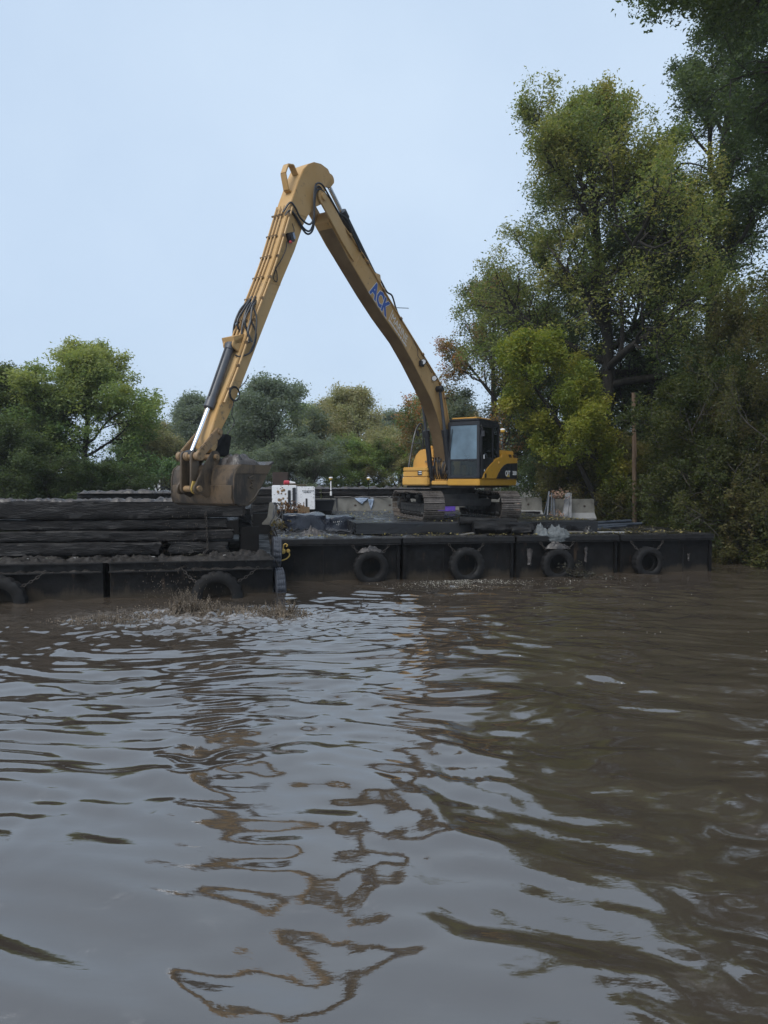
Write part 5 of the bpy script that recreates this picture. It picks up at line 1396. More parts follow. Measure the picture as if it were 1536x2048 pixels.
# clay run down the hull
def run(u, v, z0, z1, wd, mat, seed, label):
    n, m = 26, 9; tt, ss_ = np.meshgrid(np.linspace(0, 1, n), np.linspace(-1, 1, m), indexing='ij')
    nn = fbm(np.stack([tt.ravel() * 5, ss_.ravel() * 2, 0 * tt.ravel() + seed], 1), 4, seed).reshape(tt.shape)
    x = ss_ * wd * (1 - .4 * tt + nn * .5); y = -0.03 * (1 - ss_ ** 2) * (1 + nn) ; z = z0 + (z1 - z0) * tt + nn * .05
    idx = np.arange(n * m).reshape(n, m); fq = np.stack([idx[:-1, :-1], idx[:-1, 1:], idx[1:, 1:], idx[1:, :-1]], -1).reshape(-1, 4)
    o = link('clay_run', mesh_np('clay_run', np.stack([x, y, z], -1).reshape(-1, 3), fq, mat, smooth=True)); o.location = bw(u, v, 0); o.rotation_euler = (0, 0, A10)
    tag(o, label, 'clay run', 'runs of clay on the hull')
run(7.85, -0.055, DZ + .02, DZ - .16, 0.32, M['mud_pale'], 2, 'pale clay run spilling over the rim above a tyre')
run(7.05, 0.045, 0.78, 0.30, 0.09, M['mud'], 4, 'grey clay run low on the hull left of the streaked tyre')
run(8.75, 0.045, 0.80, 0.36, 0.05, M['mud'], 5, 'thin grey clay run low on the hull beside a branch')
run(12.0, 0.045, 0.55, 0.35, 0.04, M['mud'], 7, 'small grey clay run near the end of the work barge')
heap(7.78, -0.18, 0.36, 0.12, 0.16, M['mud'], 13, 'grey mud sitting on the streaked tyre', 0.82)
heap(2.45, -0.17, 0.33, 0.12, 0.14, M['mud'], 14, 'grey mud sitting on the muddy topped tyre', 0.80)

# fallen leaves and scraps on decks and ledges, floating flecks
def leaf_scatter(name, pts, size, cols, label, seed, flat=0.35):
    g = np.random.default_rng(seed); n = len(pts); pts = np.asarray(pts)
    a_ = g.normal(size=(n, 3)); a_[:, 2] *= flat; a_ /= np.linalg.norm(a_, axis=1)[:, None]
    nrm = np.tile([0, 0, 1.0], (n, 1)) + g.normal(0, flat, (n, 3)); b2 = np.cross(nrm, a_); b2 /= np.linalg.norm(b2, axis=1)[:, None]
    s_ = size * g.uniform(.5, 1.5, (n, 1))
    v_ = np.stack([pts - a_ * s_, pts - b2 * s_ * .6, pts + a_ * s_, pts + b2 * s_ * .6], 1).reshape(-1, 3)
    f = np.arange(4 * n).reshape(n, 4)
    o = link(name, mesh_np(name, v_, f, leaf_mat(name, cols, 0.1), attr={'tint': np.repeat(g.random(n), 4)}))
    tag(o, label, None, kind='stuff')
g = np.random.default_rng(31)
pts = [bw(g.uniform(0.1, 12.6), g.uniform(0.1, 0.9), DZ + .05 + g.uniform(0, .03)) for _ in range(420)]
pts += [bw(g.uniform(4.0, 12.4), g.uniform(0.1, 0.5), DZ + .05) for _ in range(200)]
pts += [bw(g.uniform(2.3, 9.5), g.uniform(1.1, 9.5), MZ + .03) for _ in range(700)]
pts += [bw(g.uniform(7.6, 9.4), g.uniform(1.1, 3.0), MZ + .03) for _ in range(160)]
pts += [bw(g.uniform(9.7, 12.6), g.uniform(1.0, 8), DZ + .07) for _ in range(300)]
leaf_scatter('fallen_leaves', pts, 0.03, [(0.05, 0.035, 0.015), (0.20, 0.16, 0.04), (0.30, 0.26, 0.12)], 'fallen leaves and chips strewn over the work barge', 5)
pts = [bw(g.uniform(-10, -0.4), g.uniform(-2.12, -1.58), SZ + .09 + g.uniform(0, .04)) for _ in range(36)]
leaf_scatter('pale_leaves', pts, 0.045, [(0.3, 0.3, 0.29), (0.5, 0.5, 0.5)], 'pale scraps and leaves on the muddy scow ledge', 6)
def branch_thing(name, p, L_, n, seed, mat, label, leafcols=None, up=0.7, r0=0.012, cat='branch'):
    g = np.random.default_rng(seed); mb = MB(); lp = []
    for k in range(n):
        d = Vector((g.normal(), g.normal() * .6, abs(g.normal()) * up)).normalized(); q = Vector(p) + Vector((g.normal(0, .05), g.normal(0, .05), 0)); pts_ = [q]
        for j in range(4):
            q = q + d * L_ * g.uniform(.15, .32); d = (d + Vector((g.normal(0, .3), g.normal(0, .3), g.normal(0, .3)))).normalized(); pts_.append(q); lp += [q + Vector((g.normal(0, .04), g.normal(0, .04), g.normal(0, .04))) for _ in range(5)]
        mb.tube(pts_, [r0, r0 * .8, r0 * .6, r0 * .4, r0 * .3], 5)
    o = mb.build(name, mat)
    tag(o, label, cat)
    if leafcols:
        n2 = len(lp); lp = np.array([tuple(q) for q in lp]); a_ = g.normal(size=(n2, 3)); a_ /= np.linalg.norm(a_, axis=1)[:, None]; b2 = np.cross(a_, g.normal(size=(n2, 3))); b2 /= np.linalg.norm(b2, axis=1)[:, None]
        s_ = .04 * g.uniform(.6, 1.4, (n2, 1)); v_ = np.stack([lp - a_ * s_, lp - b2 * s_ * .6, lp + a_ * s_, lp + b2 * s_ * .6], 1).reshape(-1, 3)
        l_ = link('leaves', mesh_np('leaves', v_, np.arange(4 * n2).reshape(n2, 4), leaf_mat('withered leaves', leafcols, .2), attr={'tint': np.repeat(g.random(n2), 4)}), o)
        tag(l_, None, None, kind='stuff')
    return o
PK = [(0.24, 0.13, 0.09), (0.34, 0.22, 0.17), (0.42, 0.3, 0.24)]
branch_thing('dead_branch', bw(9.15, 7.0, DZ + .35), 0.45, 7, 3, M['bark_pale'], 'withered pink brown branch propped on the barrier by the track', PK)
branch_thing('dead_branch', bw(11.1, 7.5, DZ + .9), 0.4, 8, 4, M['bark_pale'], 'withered pink leaves on top of the leaning pipes', PK)
branch_thing('dead_branch', bw(10.95, 7.0, DZ + .1), 0.35, 8, 5, M['bark_pale'], 'withered leaves in among the leaning pipes', PK)
branch_thing('dead_branch', bw(0.55, 5.2, DZ + .5), 0.55, 14, 6, M['bark'], 'rust brown dead branch between the hose bundle and the wood block', [(0.07, 0.03, 0.015), (0.14, 0.06, 0.025), (0.2, 0.12, 0.04)])
branch_thing('dead_branch', bw(0.3, 3.2, DZ + .1), 0.5, 10, 7, M['bark'], 'tangle of brown twigs left of the tall plastic bundle', [(0.06, 0.045, 0.02), (0.14, 0.11, 0.04)])
branch_thing('drift_branch', bw(8.35, -0.45, 0.03), 0.75, 16, 8, M['bark'], 'dead branch drifting against the hull between two tyres', [(0.02, 0.02, 0.014), (0.05, 0.045, 0.03)], 0.5)
branch_thing('drift_branch', (1.15, 16.7, 0.03), 0.5, 9, 9, M['bark'], 'twiggy branch floating in open water before the barge', None, 0.35)
branch_thing('drift_branch', (0.2, 15.9, 0.02), 0.45, 6, 10, M['bark'], 'thin floating twigs near the right edge of the splash', None, 0.15)
branch_thing('drift_branch', (-0.55, 15.3, 0.02), 0.4, 5, 12, M['bark'], 'small bare twig floating closest to the splash', None, 0.12)
# floating scraps near the hull
n = 1500; uu = g.normal(4.9, 0.75, n); vv = -0.55 - np.abs(g.normal(0, .75, n)); P_ = [bw(a_, b2, 0.012 + g.uniform(0, .012)) for a_, b2 in zip(uu, vv)]
P_ += [bw(g.uniform(2.5, 9.5), -0.7 - abs(g.normal(0, 1.0)), 0.015) for _ in range(350)]
P_ += [Vector((g.uniform(1, 8), g.uniform(9, 17), 0.02)) for _ in range(90)]
leaf_scatter('floating_scraps', P_, 0.016, [(0.22, 0.2, 0.17), (0.4, 0.38, 0.34), (0.55, 0.54, 0.5)], 'pale scraps and foam flecks floating along the hull', 7, 0.12)

# splash: thrown mud drops and threads of water
g = np.random.default_rng(77)
mb_v, mb_f = [], []
def drop(p, r_, l_, d):
    d = Vector(d).normalized(); a_ = d.orthogonal().normalized(); b2 = d.cross(a_); base = len(mb_v)
    for q in (Vector(p) - d * l_, Vector(p) + a_ * r_, Vector(p) + b2 * r_, Vector(p) - a_ * r_, Vector(p) - b2 * r_, Vector(p) + d * l_): mb_v.append(tuple(q))
    for i in range(4):
        j = (i + 1) % 4; mb_f.append((base, base + 1 + j, base + 1 + i)); mb_f.append((base + 5, base + 1 + i, base + 1 + j))
SP_ = [(-3.85, 14.2, .30, .18, .30, 1500), (-3.45, 14.25, .42, .2, .2, 1100), (-2.05, 14.1, .30, .16, .24, 1200), (-2.75, 14.2, .5, .22, .12, 700), (-5.35, 13.4, .4, .16, .12, 700), (-4.6, 13.9, .5, .22, .10, 600), (-3.7, 14.3, 1.0, .4, .12, 600)]
for (cx, cy, sx, sy, hh, n) in SP_:
    for k in range(n):
        x = g.normal(cx, sx); y = g.normal(cy, sy)
        fall = math.exp(-((x - cx) / sx) ** 2 * .5)
        z = abs(g.normal(0, hh * .42)) * fall + .01
        sc = g.uniform(.003, .010) * (1.5 if z < .08 else 1)
        drop((x, y, z), sc, sc * g.uniform(1, 3.2), (g.normal(0, .5) + (x - cx) * .8, g.normal(0, .4), 1))
# crown threads: sheets of mud thrown up in spikes
for (cx, cy, n, hh) in ((-3.95, 14.15, 80, .52), (-3.55, 14.2, 60, .36), (-2.0, 14.1, 44, .34), (-2.4, 14.15, 26, .22), (-3.0, 14.15, 24, .2), (-5.3, 13.4, 20, .17), (-4.6, 13.8, 16, .14)):
    for k in range(n):
        x, y = g.normal(cx, .16), g.normal(cy, .1); top = hh * g.uniform(.35, 1.05); dx, dy = g.normal(0, .22), g.normal(0, .2)
        m_ = int(6 + top * 40)
        for j in range(m_):
            t_ = j / m_; w_ = .021 * (1 - t_ * .75) * g.uniform(.6, 1.5)
            drop((x + dx * top * t_ + g.normal(0, .008), y + dy * top * t_, top * t_), w_, w_ * g.uniform(1.2, 2.6), (dx, dy, 1))
M['spray'] = pbr('flying muddy water', (0.045, 0.033, 0.021), (0.18, 0.14, 0.098), 4, 0.15, 0.35, spec=0.6)
o = link('splash', mesh_np('splash', mb_v, mb_f, M['spray'], smooth=True))
tag(o, 'muddy water thrown up under the dripping bucket', None, kind='stuff')
mb_v, mb_f = [], []
for k in range(420):                                  # drips that fall from the bucket
    x, y = g.normal(-4.0, .45), g.normal(14.6, .3); drop((x, y, g.uniform(.1, 2.1) ** 1.2), g.uniform(.002, .005), g.uniform(.008, .03), (0, 0, 1))
for k in range(60):
    x, y = g.normal(-5.0, .2), g.normal(15.5, .2); drop((x, y, abs(g.normal(.25, .2))), g.uniform(.006, .012), g.uniform(.008, .014), (0, 0, 1))
o = link('drips', mesh_np('drips', mb_v, mb_f, M['spray'], smooth=True))
tag(o, 'muddy drops falling from the bucket', None, kind='stuff')
# ------------------------------------------------------------------ trees
def norm(a): return a / np.maximum(np.linalg.norm(a, axis=-1, keepdims=True), 1e-9)

def polylines(P, D, Ln, K, wob, trop, g):
    """n wandering branches: start P, direction D, length Ln -> (n,K,3)"""
    n = len(P); out_ = np.zeros((n, K, 3)); out_[:, 0] = P; d = D.copy(); st = (Ln / (K - 1))[:, None]
    for k in range(1, K):
        d = norm(d + g.normal(0, wob, (n, 3)) + np.asarray(trop)[None, :])
        out_[:, k] = out_[:, k - 1] + d * st
    return out_

def spawn(B, Ln, Rd, m, t0, t1, amin, amax, lf, g, flat=0.0):
    """m children on each branch B (n,K,3)"""
    n, K, _ = B.shape
    t = g.uniform(t0, t1, (n, m)); t[:, 0] = t1
    x = t * (K - 1); i = np.minimum(x.astype(int), K - 2); fr = (x - i)[..., None]
    I = np.arange(n)[:, None]
    p = B[I, i] * (1 - fr) + B[I, i + 1] * fr
    d = norm(B[I, i + 1] - B[I, i])
    a = norm(np.cross(d, g.normal(size=d.shape)))
    if flat: a[..., 2] *= (1 - flat); a = norm(a)
    an = np.radians(g.uniform(amin, amax, (n, m)))[..., None]
    nd = norm(d * np.cos(an) + a * np.sin(an))
    L_ = Ln[:, None] * lf * g.uniform(.7, 1.25, (n, m)) * (1.1 - .55 * t)
    r_ = Rd[:, None] * np.clip(0.62 - .35 * t, .15, 1) * g.uniform(.8, 1.1, (n, m))
    return p.reshape(-1, 3), nd.reshape(-1, 3), L_.ravel(), r_.ravel(), np.repeat(np.arange(n), m)

def tubes(B, Rd, sides, taper):
    n, K, _ = B.shape
    T = np.empty_like(B); T[:, 1:-1] = B[:, 2:] - B[:, :-2]; T[:, 0] = B[:, 1] - B[:, 0]; T[:, -1] = B[:, -1] - B[:, -2]; T = norm(T)
    ref = np.where(np.abs(T[..., 2:3]) > .9, np.array([1., 0, 0]), np.array([0, 0, 1.]))
    a = norm(np.cross(T, ref)); b_ = np.cross(T, a)
    th = np.arange(sides) * 2 * np.pi / sides
    rr = Rd[:, None] * np.linspace(1, taper, K)[None, :]
    v = B[:, :, None, :] + rr[..., None, None] * (a[:, :, None, :] * np.cos(th)[None, None, :, None] + b_[:, :, None, :] * np.sin(th)[None, None, :, None])
    idx = np.arange(n * K * sides).reshape(n, K, sides)
    f = np.stack([idx[:, :-1], np.roll(idx[:, :-1], -1, 2), np.roll(idx[:, 1:], -1, 2), idx[:, 1:]], -1).reshape(-1, 4)
    return v.reshape(-1, 3), f

def grow(seed, height, spread, trunk_r, lean=(0, 0), z_first=.28, limbs=13, n2=6, n3=6, n4=4, leaves=16, leaf=.055, stems=1, up=.10,
         profile=None, droop=0.0, el0=12, el1=72, sky=(1, 1), wob=.22, leaf_up=.95, limb_r=.42, top=.86, cloud=.1, elong=.62, zmin=None):
    g = np.random.default_rng(seed)
    # trunks
    P = np.zeros((stems, 3)); 
    if stems > 1: P[:, :2] = g.normal(0, .18 * stems ** .5 * spread * .2, (stems, 2))
    D = np.tile([0, 0, 1.0], (stems, 1)) + g.normal(0, .05 if stems == 1 else .42, (stems, 3)); D = norm(D)
    K0 = 9
    Lt = np.full(stems, height * top) * (g.uniform(.7, 1.05, stems) if stems > 1 else 1)
    B0 = polylines(P, D, Lt, K0, .07, (0, 0, .05), g)
    tt = np.linspace(0, 1, K0) ** 1.3
    B0[:, :, 0] += lean[0] * tt; B0[:, :, 1] += lean[1] * tt
    R0 = np.full(stems, trunk_r)
    # limbs
    n = stems; m = limbs
    t = np.linspace(z_first, 1.0, m)[None, :] + g.normal(0, .02, (n, m)); t = np.clip(t, .04, 1)
    x = t * (K0 - 1); i = np.minimum(x.astype(int), K0 - 2); fr = (x - i)[..., None]; I = np.arange(n)[:, None]
    p = B0[I, i] * (1 - fr) + B0[I, i + 1] * fr
    az = g.uniform(0, 6.28, (n, 1)) + np.arange(m)[None, :] * 2.39996 + g.normal(0, .25, (n, m))
    u = (t - z_first) / max(1e-3, 1 - z_first); el = np.radians(el0 + (el1 - el0) * u + g.normal(0, 7, (n, m)))
    d = np.stack([np.cos(az) * np.cos(el), np.sin(az) * np.cos(el), np.sin(el)], -1)
    prof = profile or (lambda q: np.sqrt(np.clip(1 - ((q - .38) / .72) ** 2, .08, 1)))
    L1 = spread * prof(u) * g.uniform(.75, 1.12, (n, m))
    r1 = trunk_r * limb_r * (1.05 - .6 * u)
    P1, D1, L1, r1 = p.reshape(-1, 3), d.reshape(-1, 3), L1.ravel(), r1.ravel()
    B1 = polylines(P1, D1, L1, 7, wob * .7, (0, 0, up), g)
    P2, D2, L2, r2, par2 = spawn(B1, L1, r1, n2, .22, 1.0, 28, 62, elong, g, .25)
    B2 = polylines(P2, D2, L2, 6, wob, (0, 0, up * .8), g)
    P3, D3, L3, r3, par3 = spawn(B2, L2, r2, n3, .2, 1.0, 28, 68, .62, g)
    B3 = polylines(P3, D3, L3, 5, wob * 1.2, (0, 0, up * .5 - droop), g)
    P4, D4, L4, r4, par4 = spawn(B3, L3, r3, n4, .15, 1.0, 25, 72, .66, g)
    L4 = np.maximum(L4, .22)
    B4 = polylines(P4, D4, L4, 4, wob * 1.3, (0, 0, up * .3 - droop), g)
    # leaves
    n4_ = len(B4); q = g.uniform(.1, 1.0, (n4_, leaves)); x = q * 3; i = np.minimum(x.astype(int), 2); fr = (x - i)[..., None]; I = np.arange(n4_)[:, None]
    lp = B4[I, i] * (1 - fr) + B4[I, i + 1] * fr + g.normal(0, cloud, (n4_, leaves, 3))
    par2_of4 = par3[par4]
    clump2 = g.random(len(B2)); clump3 = g.random(len(B3))
    tint = .42 * clump2[par2_of4][:, None] + .2 * clump3[par4][:, None] + .38 * g.random((n4_, leaves))
    lp = lp.reshape(-1, 3); tint = tint.ravel()
    n3_ = len(B3); m3 = max(2, leaves // 2); q = g.uniform(.25, 1.0, (n3_, m3)); x = q * 4; i = np.minimum(x.astype(int), 3); fr = (x - i)[..., None]; I = np.arange(n3_)[:, None]
    l3 = B3[I, i] * (1 - fr) + B3[I, i + 1] * fr + g.normal(0, cloud * 1.6, (n3_, m3, 3))
    lp = np.concatenate([lp, l3.reshape(-1, 3)]); tint = np.concatenate([tint, (.42 * clump2[par3][:, None] + .2 * clump3[:, None] + .38 * g.random((n3_, m3))).ravel()])
    # fit the crown to its size
    zt = np.percentile(lp[:, 2], 99.6); sz = height / zt
    cx, cy = np.median(lp[:, 0]), np.median(lp[:, 1])
    sx = spread / max(.1, np.percentile(np.abs(lp[:, 0] - cx), 97)); sy = spread / max(.1, np.percentile(np.abs(lp[:, 1] - cy), 97))
    sx = np.clip(sx, .55, 1.8); sy = np.clip(sy, .55, 1.8); S_ = np.array([sx, sy, sz])
    lp = lp * S_
    for B in (B0, B1, B2, B3, B4): B *= S_
    if zmin is not None:
        k = lp[:, 2] > zmin; lp = lp[k]; tint = tint[k]
    return dict(B=(B0, B1, B2, B3, B4), R=(R0, r1, r2, r3, r4), lp=lp, tint=tint, g=g, leaf=leaf, up=leaf_up)

def leaf_mesh(name, T, mat, tint_extra=None):
    g = T['g']; lp = T['lp']; n = len(lp)
    a = norm(g.normal(size=(n, 3)) * np.array([1, 1, .6]))
    nr = norm(g.normal(size=(n, 3)) + np.array([0, 0, T['up']])); b_ = norm(np.cross(nr, a))
    s_ = T['leaf'] * g.uniform(.6, 1.35, (n, 1))
    v = np.stack([lp - a * s_ - b_ * s_ * .5, lp - a * s_ * .6 + b_ * s_ * .62 + nr * s_ * .15, lp + a * s_ * 1.15], 1).reshape(-1, 3)
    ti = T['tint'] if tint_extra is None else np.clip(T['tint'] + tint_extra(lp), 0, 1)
    return mesh_np(name, v, np.arange(3 * n).reshape(n, 3), mat, attr={'tint': np.repeat(ti, 3)})

def wood_meshes(T, mat, twigs=True):
    B, Rr = T['B'], T['R']
    v0, f0 = tubes(B[0], Rr[0], 10, .28)
    tm = mesh_np('trunk', v0, f0, mat, smooth=True)
    vs, fs, base = [], [], 0
    for k, sd_, tp in ((1, 7, .35), (2, 5, .35), (3, 4, .4)) + (((4, 3, .5),) if twigs else ()):
        r_ = np.maximum(Rr[k], (0, .03, .014, .008, .005)[k])
        v, f = tubes(B[k], r_, sd_, tp); vs.append(v); fs.append(f + base); base += len(v)
    bm_ = mesh_np('limbs', np.concatenate(vs), np.concatenate(fs), mat, smooth=True)
    return tm, bm_

def tree(name, pos, T, lmat, wmat, label, cat='tree', group=None, tint_extra=None, rz=0.0, twigs=True, buttress=True):
    o = empty(name, pos, rz)
    tag(o, label, cat, group)
    tm, bm_ = wood_meshes(T, wmat, twigs)
    link('trunk' if cat == 'tree' else 'stems', tm, o)
    tag(link('limbs', bm_, o), None, None)
    tag(link('crown', leaf_mesh('crown', T, lmat, tint_extra), o), None, None)
    return o

LM = {}
LM['oak'] = leaf_mat('oak leaves', [(0.054, 0.083, 0.033), (0.096, 0.137, 0.045), (0.164, 0.182, 0.055), (0.287, 0.248, 0.087)])
LM['deep'] = leaf_mat('deep green leaves', [(0.036, 0.058, 0.028), (0.060, 0.086, 0.036), (0.088, 0.112, 0.044)])
LM['rust'] = leaf_mat('half turned leaves', [(0.044, 0.081, 0.036), (0.076, 0.114, 0.044), (0.183, 0.128, 0.055), (0.400, 0.155, 0.074)])
LM['lime'] = leaf_mat('yellow green leaves', [(0.066, 0.100, 0.020), (0.130, 0.170, 0.028), (0.225, 0.225, 0.036), (0.310, 0.255, 0.052)])
LM['brush'] = leaf_mat('olive brown leaves', [(0.044, 0.055, 0.020), (0.090, 0.099, 0.033), (0.147, 0.131, 0.048), (0.217, 0.147, 0.080)])
LM['vine'] = leaf_mat('ivy green leaves', [(0.024, 0.036, 0.011), (0.046, 0.064, 0.017), (0.078, 0.088, 0.024), (0.125, 0.115, 0.035)])
LM['grey'] = leaf_mat('haze paled grey green leaves', [(0.098, 0.128, 0.105), (0.131, 0.161, 0.128), (0.172, 0.202, 0.143)])  # distance haze painted in: leaf colours lightened and greyed
LM['olive'] = leaf_mat('haze paled olive tan leaves', [(0.151, 0.172, 0.095), (0.223, 0.223, 0.122), (0.287, 0.259, 0.151), (0.316, 0.237, 0.151)])  # olive tan leaves, lightened to paint distance haze into them
LM['left'] = leaf_mat('maple green leaves', [(0.072, 0.126, 0.060), (0.114, 0.174, 0.067), (0.180, 0.222, 0.077), (0.235, 0.255, 0.085)])

def px(x, D): return (x - 768) / 1420 * D
G0 = 0.6       # ground level under the trees

# right bank -----------------------------------------------------------
T = grow(101, 19.0, 5.6, .40, lean=(-1.6, -.3), profile=lambda q: 1.1 - .32 * q - .52 * q ** 4, z_first=.35, limbs=24, n2=8, n3=7, n4=4, leaves=24, leaf=0.063, el0=8, el1=68, up=.07, limb_r=.5, cloud=0.18)
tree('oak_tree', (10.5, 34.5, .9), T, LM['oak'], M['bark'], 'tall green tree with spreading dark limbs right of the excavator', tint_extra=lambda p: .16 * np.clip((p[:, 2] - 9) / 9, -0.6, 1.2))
T = grow(102, 25.5, 4.6, .42, lean=(.3, 0), z_first=.22, limbs=20, n2=8, n3=7, n4=4, leaves=22, leaf=0.071, el0=4, el1=72, up=.08, limb_r=.5, cloud=0.18)
tree('oak_tree', (14.5, 30.5, G0), T, LM['deep'], M['bark'], 'tallest dark tree whose upright stems show behind the bank thicket')
T = grow(203, 18.6, 4.3, .30, lean=(-7.0, -1.0), z_first=.70, limbs=18, n2=8, n3=7, n4=4, leaves=26, leaf=0.054, limb_r=.34, el0=-16, el1=55, up=-.03, droop=.12, cloud=0.14)
tree('oak_tree', (15.2, 18.8, .8), T, LM['deep'], M['bark'], 'overhanging tree whose drooping boughs enter at the top right corner')
T = grow(104, 13.5, 4.8, .26, lean=(-.6, 0), z_first=.22, limbs=17, n2=8, n3=6, n4=4, leaves=16, leaf=0.069, el0=8, el1=66, up=.06, cloud=0.18)
tree('maple_tree', (5.9, 40.0, .9), T, LM['rust'], M['bark'], 'rust tipped tree directly behind the cab and boom', tint_extra=lambda p: .30 * np.clip((-p[:, 0] - .8) / 3.2, -.25, 1) * np.clip((p[:, 2] - 5) / 5, 0, 1) + .14 * (vnoise(p * .7, 3)), twigs=False)
T = grow(105, 8.4, 2.5, .15, lean=(-4.3, -.9), z_first=.42, limbs=13, n2=7, n3=6, n4=4, leaves=28, leaf=0.059, el0=2, el1=60, up=.05, cloud=0.15)
tree('maple_tree', (9.5, 30.3, .6), T, LM['lime'], M['bark'], 'small yellow green tree glowing above the cab roof', twigs=False)
T = grow(106, 8.6, 3.0, .2, z_first=.05, limbs=16, n2=7, n3=5, n4=4, leaves=13, leaf=0.067, el0=0, el1=70, up=.05, cloud=0.19)
dk = tree('maple_tree', (8.9, 35.5, .8), T, LM['deep'], M['bark'], 'bushy dark tree low behind the excavator counterweight', twigs=False)
T = grow(107, 15.0, 3.9, .3, lean=(-.4, 0), z_first=.16, limbs=18, n2=8, n3=6, n4=4, leaves=14, leaf=0.069, el0=6, el1=70, up=.07, cloud=0.19)
mid = tree('maple_tree', (12.6, 35.0, .9), T, LM['deep'], M['bark'], 'dense mid green tree behind the utility pole', twigs=False)
# the thicket that leans over the water
T = grow(108, 9.6, 3.5, .085, stems=4, z_first=.06, limbs=9, n2=6, n3=5, n4=4, leaves=21, leaf=0.044, el0=-6, el1=58, up=.02, droop=.06, wob=.28, cloud=.10, limb_r=.6, top=.8)
tree('thicket_shrub', (13.6, 24.2, .5), T, LM['brush'], M['bark_pale'], 'large olive brown shrub with bare arching twigs over the water', 'shrub', rz=.6)
T = grow(109, 6.4, 2.7, .06, stems=4, z_first=.05, limbs=9, n2=6, n3=5, n4=3, leaves=13, leaf=0.054, el0=-8, el1=60, up=.02, droop=.05, cloud=.11, top=.8)
sB = tree('thicket_shrub', (12.4, 26.2, .5), T, LM['vine'], M['bark_pale'], 'green leafy shrub behind the far end of the work barge', 'shrub', twigs=False)
T = grow(110, 3.7, 2.2, .035, stems=5, z_first=.05, limbs=8, n2=5, n3=4, n4=3, leaves=13, leaf=0.049, el0=-10, el1=55, up=.02, droop=.05, cloud=.09, top=.75)
sC = tree('thicket_shrub', (11.6, 25.2, .35), T, LM['vine'], M['bark_pale'], 'low yellow green shrub at the water beside the barge end', 'shrub')
def copy_thing(o, pos, rz, label, group=None, sc=None, lmat=None):
    c = copy_tree(o); c.location = pos; c.rotation_euler = (0, 0, rz)
    if sc: c.scale = sc
    c['label'] = label
    if group: c['group'] = group
    elif 'group' in c: del c['group']
    if lmat:
        for ch in c.children:
            if ch.name.startswith('crown'):
                ch.material_slots[0].link = 'OBJECT'; ch.material_slots[0].material = lmat
    return c
copy_thing(sB, (14.3, 22.2, .4), 2.1, 'green shrub reaching over the water at the picture edge', sc=(1.05, 1.0, .95))
copy_thing(sC, (13.3, 22.9, .3), 1.3, 'low shrub trailing into the water at the picture edge', sc=(1.1, 1.0, .9), lmat=LM['brush'])
copy_thing(sC, (12.7, 24.0, .3), 3.9, 'low brown shrub between the barge end and the trailing shrub', sc=(.9, .9, .7), lmat=LM['brush'])
copy_thing(sB, (10.6, 30.2, .5), 4.0, 'greyish brush behind the bare barrier end', sc=(.85, .8, .66), lmat=LM['brush'])
copy_thing(sC, (9.0, 32.6, .7), .4, 'low brush left of the leaning pipes', sc=(1.0, 1, .95), lmat=LM['brush'])
copy_thing(sB, (15.6, 26.6, .6), 5.2, 'tall brown shrub at the back of the thicket', sc=(1.2, 1.2, 1.5), lmat=LM['brush'])
copy_thing(sC, (11.9, 29.0, .6), 5.5, 'yellow green brush at the foot of the utility pole', sc=(1.0, 1, .85))
copy_thing(mid, (9.4, 42.0, 1.0), 1.0, 'dark tree behind the rust tipped tree', sc=(1.0, 1.0, .82))
copy_thing(dk, (14.5, 40.0, 1.0), 1.9, 'bushy dark tree behind the utility pole, low down', sc=(1.3, 1.2, 1.05))
copy_thing(dk, (4.6, 42.0, 1.0), 3.3, 'bushy tree low behind the boom foot', sc=(1.1, 1.1, .8), lmat=LM['grey'])

# left bank ---------------------------------------------------------------
T = grow(120, 9.0, 3.6, .22, lean=(.2, 0), z_first=.16, limbs=18, n2=8, n3=7, n4=4, leaves=21, leaf=0.071, el0=-2, el1=74, up=.10, cloud=0.16)
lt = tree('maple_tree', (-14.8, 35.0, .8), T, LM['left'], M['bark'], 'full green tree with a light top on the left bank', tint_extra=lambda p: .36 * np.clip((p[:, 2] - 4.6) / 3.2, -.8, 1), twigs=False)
copy_thing(lt, (-17.3, 36.0, .8), 2.0, 'darker green tree at the left picture edge', sc=(.9, .9, .83), lmat=LM['deep'])
copy_thing(dk, (-17.2, 31.0, .4), .7, 'low dark tree in the corner behind the mud scow', sc=(.8, .8, .62))
copy_thing(sB, (-14.8, 32.6, .4), 1.1, 'dark bush below the light topped green tree', sc=(1.0, .9, .55), lmat=LM['deep'])
copy_thing(sB, (-13.4, 33.6, .5), 2.6, 'dark bush at the right foot of the light topped green tree', sc=(.75, .9, .5), lmat=LM['deep'])
copy_thing(sC, (-16.5, 32.0, .5), 3.0, 'low bush behind the left end of the timber wall', sc=(1.2, 1, .9), lmat=LM['deep'])
T = grow(121, 5.4, 1.9, .04, stems=5, z_first=.3, limbs=8, n2=5, n3=5, n4=3, leaves=12, leaf=0.050, el0=35, el1=75, up=.12, cloud=.12, top=.85)
tree('bare_shrub', (-12.4, 40.5, .9), T, LM['olive'], M['bark_pale'], 'thin shrub with many bare upright stems before the pale house', 'shrub')

